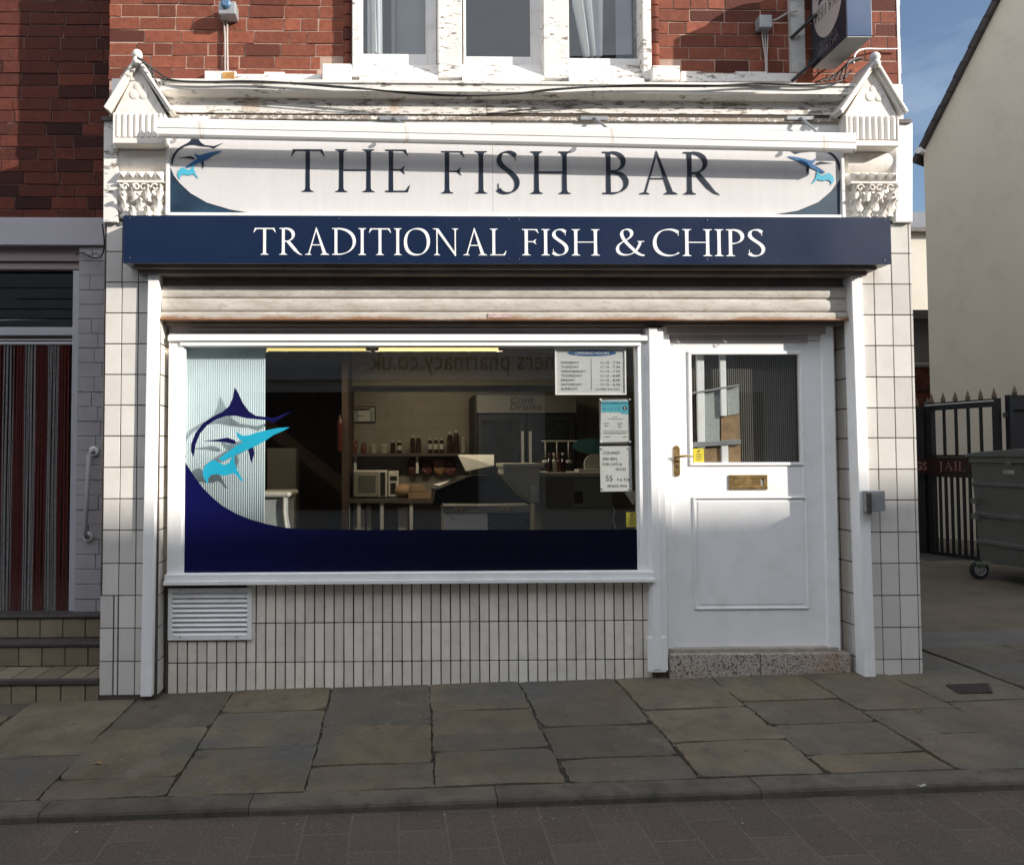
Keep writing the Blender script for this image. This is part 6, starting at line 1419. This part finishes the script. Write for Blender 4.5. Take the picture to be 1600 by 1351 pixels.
# wheeled bin
binm = basic('grey_green_steel_bin', (.15, .155, .14), .5, .15, 4, .2, 20, metal=.2, dirt=(.16, .15, .12), dirtamt=.35)
YBn = 3.3
bn = empty('wheeled_bin', tuple(G(1530, 907)), 'large dark grey green wheeled bin in front of the iron gate', 'bin')
gzb = gz(WX(1540, 900, YBn), YBn)
bx_l, bx_b = WX(1517, 740, YBn), WX(1527, 880, YBn); zt, zb_ = WZ(1530, 714, YBn), WZ(1530, 874, YBn); bw_, dp = 1.05, 1.35; YBn -= dp
def ringpts(xl, xr, yf, yb, z): return [(xl, yf, z), (xr, yf, z), (xr, yb, z), (xl, yb, z)]
mb = MB(); inset = bx_b - bx_l
lv = [0, .16, .165, .20, .205, .42, .425, .46, .465, .72, .725, .75, .755, 1]; off = [0, 0, -.012, -.012, 0, 0, -.012, -.012, 0, 0, -.012, -.012, 0, 0]
vs = []
for t_, o_ in zip(lv, off):
    z = zb_ + (zt - zb_) * t_; i_ = inset * (1 - t_); vs += ringpts(bx_l + i_ + o_, bx_l + bw_ - i_ - o_, YBn + i_ + o_, YBn + dp - i_ - o_, z)
fs = [(j * 4 + k, j * 4 + (k + 1) % 4, (j + 1) * 4 + (k + 1) % 4, (j + 1) * 4 + k) for j in range(len(lv) - 1) for k in range(4)] + [(0, 3, 2, 1)]
obj('bin_body', mb.add(vs, fs), binm, bn, bevel=.004)
P = [(YBn - .03, zt), (YBn - .03, zt + .03), (YBn + .1, zt + .055), (YBn + dp / 2, zt + .085), (YBn + dp - .1, zt + .055), (YBn + dp + .03, zt + .03), (YBn + dp + .03, zt)]
obj('bin_lid', MB().extx(P, bx_l - .035, bx_l + bw_ + .035), binm, bn, bevel=.008)
obj('bin_rim', MB().box(bx_l - .02, bx_l + bw_ + .02, YBn - .02, YBn, zt - .06, zt - .002).box(bx_l - .02, bx_l, YBn, YBn + dp, zt - .06, zt - .002), binm, bn, bevel=.004)
for t0_, t1_ in ((.55, .60), (.40, .45)): obj('lifting_lug', MB().box(bx_l - .03, bx_l + .02, YBn + dp - .09, YBn + dp - .02, zb_ + (zt - zb_) * t0_, zb_ + (zt - zb_) * t1_), binm, bn)
def onbin(u, v, xo):
    d = ray(u, v); t = (xo - CAM.x) / d.x; return CAM + d * t
def binplate(u0, v0, u1, v1, xo, th): a_, b_ = onbin(u0, v0, xo), onbin(u1, v1, xo); return MB().box(xo, xo + th, min(a_.y, b_.y), max(a_.y, b_.y), min(a_.z, b_.z), max(a_.z, b_.z))
obj('bin_sticker', binplate(1568, 734.5, 1583, 740.5, bx_l - .005, .03), paper, bn); a_ = onbin(1569.5, 739.5, bx_l - .007); mb = MB(); textmesh(mb, 'BIN 11', 0, 0, 0, .04, rot=lambda x, y: (bx_l - .007, a_.y - x * .95, a_.z + y)); obj('sticker_print', mb, ink, bn)
obj('bin_badge', binplate(1571, 721, 1579, 726, bx_l - .026, .02), basic('badge_khaki', (.2, .19, .12), .5, .1, 5, 0), bn)
tyre = basic('black_tyre', (.02, .02, .02), .8, .2, 20, .1)
def castor(x, y, rz):
    g0 = gz(x, y); r = .098
    c_ = MB().lathe((x, y - .02, g0 + r), [(r * .62, 0), (r * .9, 0), (r, .008), (r, .032), (r * .9, .04), (r * .62, .04)], 24, 'y'); wh = obj('wheel', c_, tyre, bn, smooth=False)
    obj('rim', MB().lathe((x, y - .023, g0 + r), [(r * .2, -.004), (r * .45, .004), (r * .62, -.002), (r * .66, .003), (r * .66, .043), (r * .2, .043)], 24, 'y'), M['grey'], wh)
    obj('castor_fork', MB().prism([(x - .03, g0 + r), (x + .03, g0 + r), (x + .07, zb_ - .02), (x - .02, zb_ - .02)], y - .032, y - .027).prism([(x - .03, g0 + r), (x + .03, g0 + r), (x + .07, zb_ - .02), (x - .02, zb_ - .02)], y + .025, y + .03).box(x - .05, x + .10, y - .06, y + .06, zb_ - .025, zb_ + .002), basic('castor_metal', (.30, .33, .27), .45, .15, 9, .1, metal=.5), bn)
cxw = WX(1530, 893, YBn + dp - .16)
for cx_, cy_ in ((cxw, YBn + dp - .16), (cxw + .8, YBn + dp - .16), (cxw, YBn + .16), (cxw + .8, YBn + .16)): castor(cx_, cy_, 0)

# cream gabled house
rend = basic('shaded_cream_render', (.62, .54, .425), .9, .05, 1.2, .5, 60, dirt=(.45, .39, .30), dirtamt=.45, bdist=.006, streak=(1, 1, .35))
YH = 6.6; E = W(1443, 235, YH); dH = Vector((.5, -.866, 0)); nH = Vector((.866, .5, 0))
def onw(u, v):       # hit of a pixel ray with the gable plane
    d = ray(u, v); n_ = Vector((-.866, -.5, 0)); t = (Vector((E.x, E.y, 0)) - CAM).dot(n_) / d.dot(n_); return CAM + d * t
R1 = onw(1562, 0); sl_h = (R1.z - E.z) / ((R1 - E).dot(dH)); Lh = 2.6
P0 = Vector((E.x, E.y, -.3)); top2 = E + dH * Lh + Vector((0, 0, sl_h * Lh)); far = dH * (2 * Lh)
hs = empty('cream_house', (E.x, E.y, 0), 'tall cream rendered house with a steep dark roof edge beyond the alley', 'house')
A = [Vector((E.x, E.y, -.3)), E.copy(), top2, E + far, Vector((E.x + far.x, E.y + far.y, -.3))]; Bk = [p + nH * 7 for p in A]
mb = MB().add(A + Bk, [(0, 1, 2, 3, 4), (5, 9, 8, 7, 6), (0, 5, 6, 1), (3, 8, 9, 4), (0, 4, 9, 5)]); obj('house_wall', mb, rend, hs)
rm = basic('dark_roof_edge', (.045, .035, .032), .8, .3, 12, .4)
mb = MB(); up_ = Vector((-sl_h * dH.x, -sl_h * dH.y, 1)).normalized()
def rafter(p, q, o0, o1):
    a_, b_ = p + up_ * o0, q + up_ * o0; c_, d_ = q + up_ * o1, p + up_ * o1; f = -nH * .09; bk = nH * 7.1
    mb.add([a_ + f, b_ + f, c_ + f, d_ + f, a_ + bk, b_ + bk, c_ + bk, d_ + bk], [(0, 1, 2, 3), (4, 7, 6, 5), (0, 4, 5, 1), (1, 5, 6, 2), (2, 6, 7, 3), (3, 7, 4, 0)])
nseg = 26
for i in range(nseg):
    t0, t1 = -.04 + i / nseg * 1.04, -.04 + (i + 1.1) / nseg * 1.04; j_ = rnd.uniform(0, .018)
    rafter(E + (top2 - E) * t0, E + (top2 - E) * t1, -.02, .045 + j_)
obj('roof', mb, rm, hs)
up_ = Vector((sl_h * dH.x, sl_h * dH.y, 1)).normalized(); mb = MB(); rafter(top2, E + far, -.02, .06); obj('roof_slope', mb, rm, hs)
gp_ = E + Vector((-.03, 0, -.02)) - nH * .1; obj('gutter_end', MB().tube([gp_, gp_ + nH * 1.0], .05, 8), M['white2'], hs)
# sunlit white house behind with slate roof
YK = 14.0
wh_ = empty('white_house', (WX(1430, 470, YK), YK, 0), 'sunlit white house wall under a grey slate roof far down the alley', 'house')
a, b = WX(1405, 400, YK), WX(1520, 400, YK)
obj('house_wall', MB().box(a - 3, b, YK, YK + 5, 0, WZ(1430, 357, YK)), basic('sunlit_white_render', (.58, .54, .46), .9, .05, 2, .2), wh_)
zr0, zr1 = WZ(1430, 356, YK), WZ(1430, 315, YK)
obj('slate_roof', MB().extx([(YK - .15, zr0 - .05), (YK + 1.2, zr1 + .12), (YK + 6, zr0), (YK + 6, zr0 - .1)], a - 3.2, b + .1), basic('grey_slate', (.16, .165, .17), .7, .2, 10, .8, 8, bdist=.03), wh_)
obj('roof_eave', MB().box(a - 3.2, b + .1, YK - .17, YK - .1, zr0 - .14, zr0 - .03), M['shadowgrey'], wh_)
# low outbuilding behind the gates
YO = 9.5
ob_ = empty('outbuilding', (WX(1440, 600, YO), YO, 0), 'low dull outbuilding with dark eaves and a pale gutter behind the gates', 'outbuilding')
a, b = WX(1395, 540, YO), WX(1520, 540, YO)
obj('outbuilding_wall', MB().box(a - 1, b, YO, YO + 3, 0, WZ(1440, 486, YO)), basic('dull_grey_render', (.16, .15, .145), .9, .1, 3, .3), ob_)
obj('eaves', MB().box(a - 1, b, YO - .3, YO + 3.2, WZ(1440, 492, YO - .3), WZ(1440, 484, YO - .3)).box(a - 1, b, YO - .32, YO - .24, WZ(1440, 498, YO - .3), WZ(1440, 492.5, YO - .3)), M['shadowgrey'], ob_)
mb = MB(); bricks(mb, a - 1, b, .2, WZ(1440, 574, YO - .4), YO - .4, ch=.09, seed=21); obj('brick_base', mb, M['brick2'], ob_); obj('brick_base_core', MB().box(a - 1, b, YO - .39, YO - .001, 0, WZ(1440, 574, YO - .4)), M['mortar2'], ob_)
obj('gutter', MB().tube([Vector((a - 1, YO - .42, WZ(1440, 571, YO - .4))), Vector((b, YO - .42, WZ(1440, 571, YO - .4) + .02))], .045, 8), basic('pale_gutter', (.22, .21, .2), .6, .1, 5, .1), ob_)

# ================================================================== opposite side of the street (shades the lower half, mirrors in the glass)
YOp = -10.5
op = empty('opposite_building', (0, YOp, 0), 'plain two storey row of shops across the street behind the camera', 'building')
opm = basic('opposite_render', (.72, .69, .63), .9, .08, 1.5, .2)
sx_, sz_ = SUN.x / -SUN.y, SUN.z / -SUN.y
eL, eR = WZ(200, 812, 0), WZ(1400, 762, 0); XLe, XRe = WX(200, 812, 0), WX(1400, 762, 0); mS = (eR - eL) / (XRe - XLe)
def ridge(x): return eL + mS * (x - sx_ * 10.5 - XLe) + sz_ * 10.5
x0, x1 = -30, 45
mb = MB(); vs = [(x0, YOp - 6, -2), (x1, YOp - 6, -2), (x1, YOp - 6, ridge(x1) - .5), (x0, YOp - 6, ridge(x0) - .5), (x0, YOp, -2), (x1, YOp, -2), (x1, YOp, ridge(x1)), (x0, YOp, ridge(x0))]
obj('facade', mb.add(vs, [(0, 1, 2, 3), (4, 7, 6, 5), (0, 4, 5, 1), (1, 5, 6, 2), (2, 6, 7, 3), (3, 7, 4, 0)]), opm, op)
Zc = 3.4
tb = empty('alley_shade_block', (36, YOp, 0), 'unseen tall rendered block across the street, slanted to shade the alley', 'building')
P_ = [(25.6, YOp - .01), (47.5, YOp - .01), (66.5, YOp - 9), (44.3, YOp - 9)]  # plan of the unseen block skewed along the sun, shading the alley only
obj('facade', MB().add([(x, y, z) for z in (-1, 24) for x, y in P_], [(0, 1, 2, 3), (4, 5, 6, 7), (0, 1, 5, 4), (1, 2, 6, 5), (2, 3, 7, 6), (3, 0, 4, 7)]), opm, tb)
for zz_ in (4, 8, 12, 16, 20):
    for xx_ in range(27, 46, 4): obj('upper_window', MB().box(xx_, xx_ + 1.6, YOp - .02, YOp + .05, zz_, zz_ + 2), M['black'], tb)
obj('shop_fascia', MB().box(-3, 7, YOp + .002, YOp + .12, Zc - .35, Zc + .55), basic('pale_fascia', (.85, .84, .8), .5, .03, 3, 0), op)
mb = MB(); textmesh(mb, 'ners pharmacy.co.uk', 3.2, YOp + .125, Zc - .15, .60, facing='+y', sx=.76); obj('fascia_lettering', mb, basic('grey_lettering', (.06, .07, .07), .5, .05, 5, 0), op)
for x in range(-20, 34, 3):
    wn_ = obj('upper_window', MB().box(x, x + 1.2, YOp + .002, YOp + .05, 4.9, 6.3), M['white2'], op); obj('window_pane', MB().box(x + .08, x + 1.12, YOp + .051, YOp + .055, 4.98, 6.22), M['black'], wn_)
for x in range(-21, 36, 6):
    obj('shop_glazing', MB().box(x, x + 4.6, YOp + .002, YOp + .05, .4, 2.8), M['black'], op)
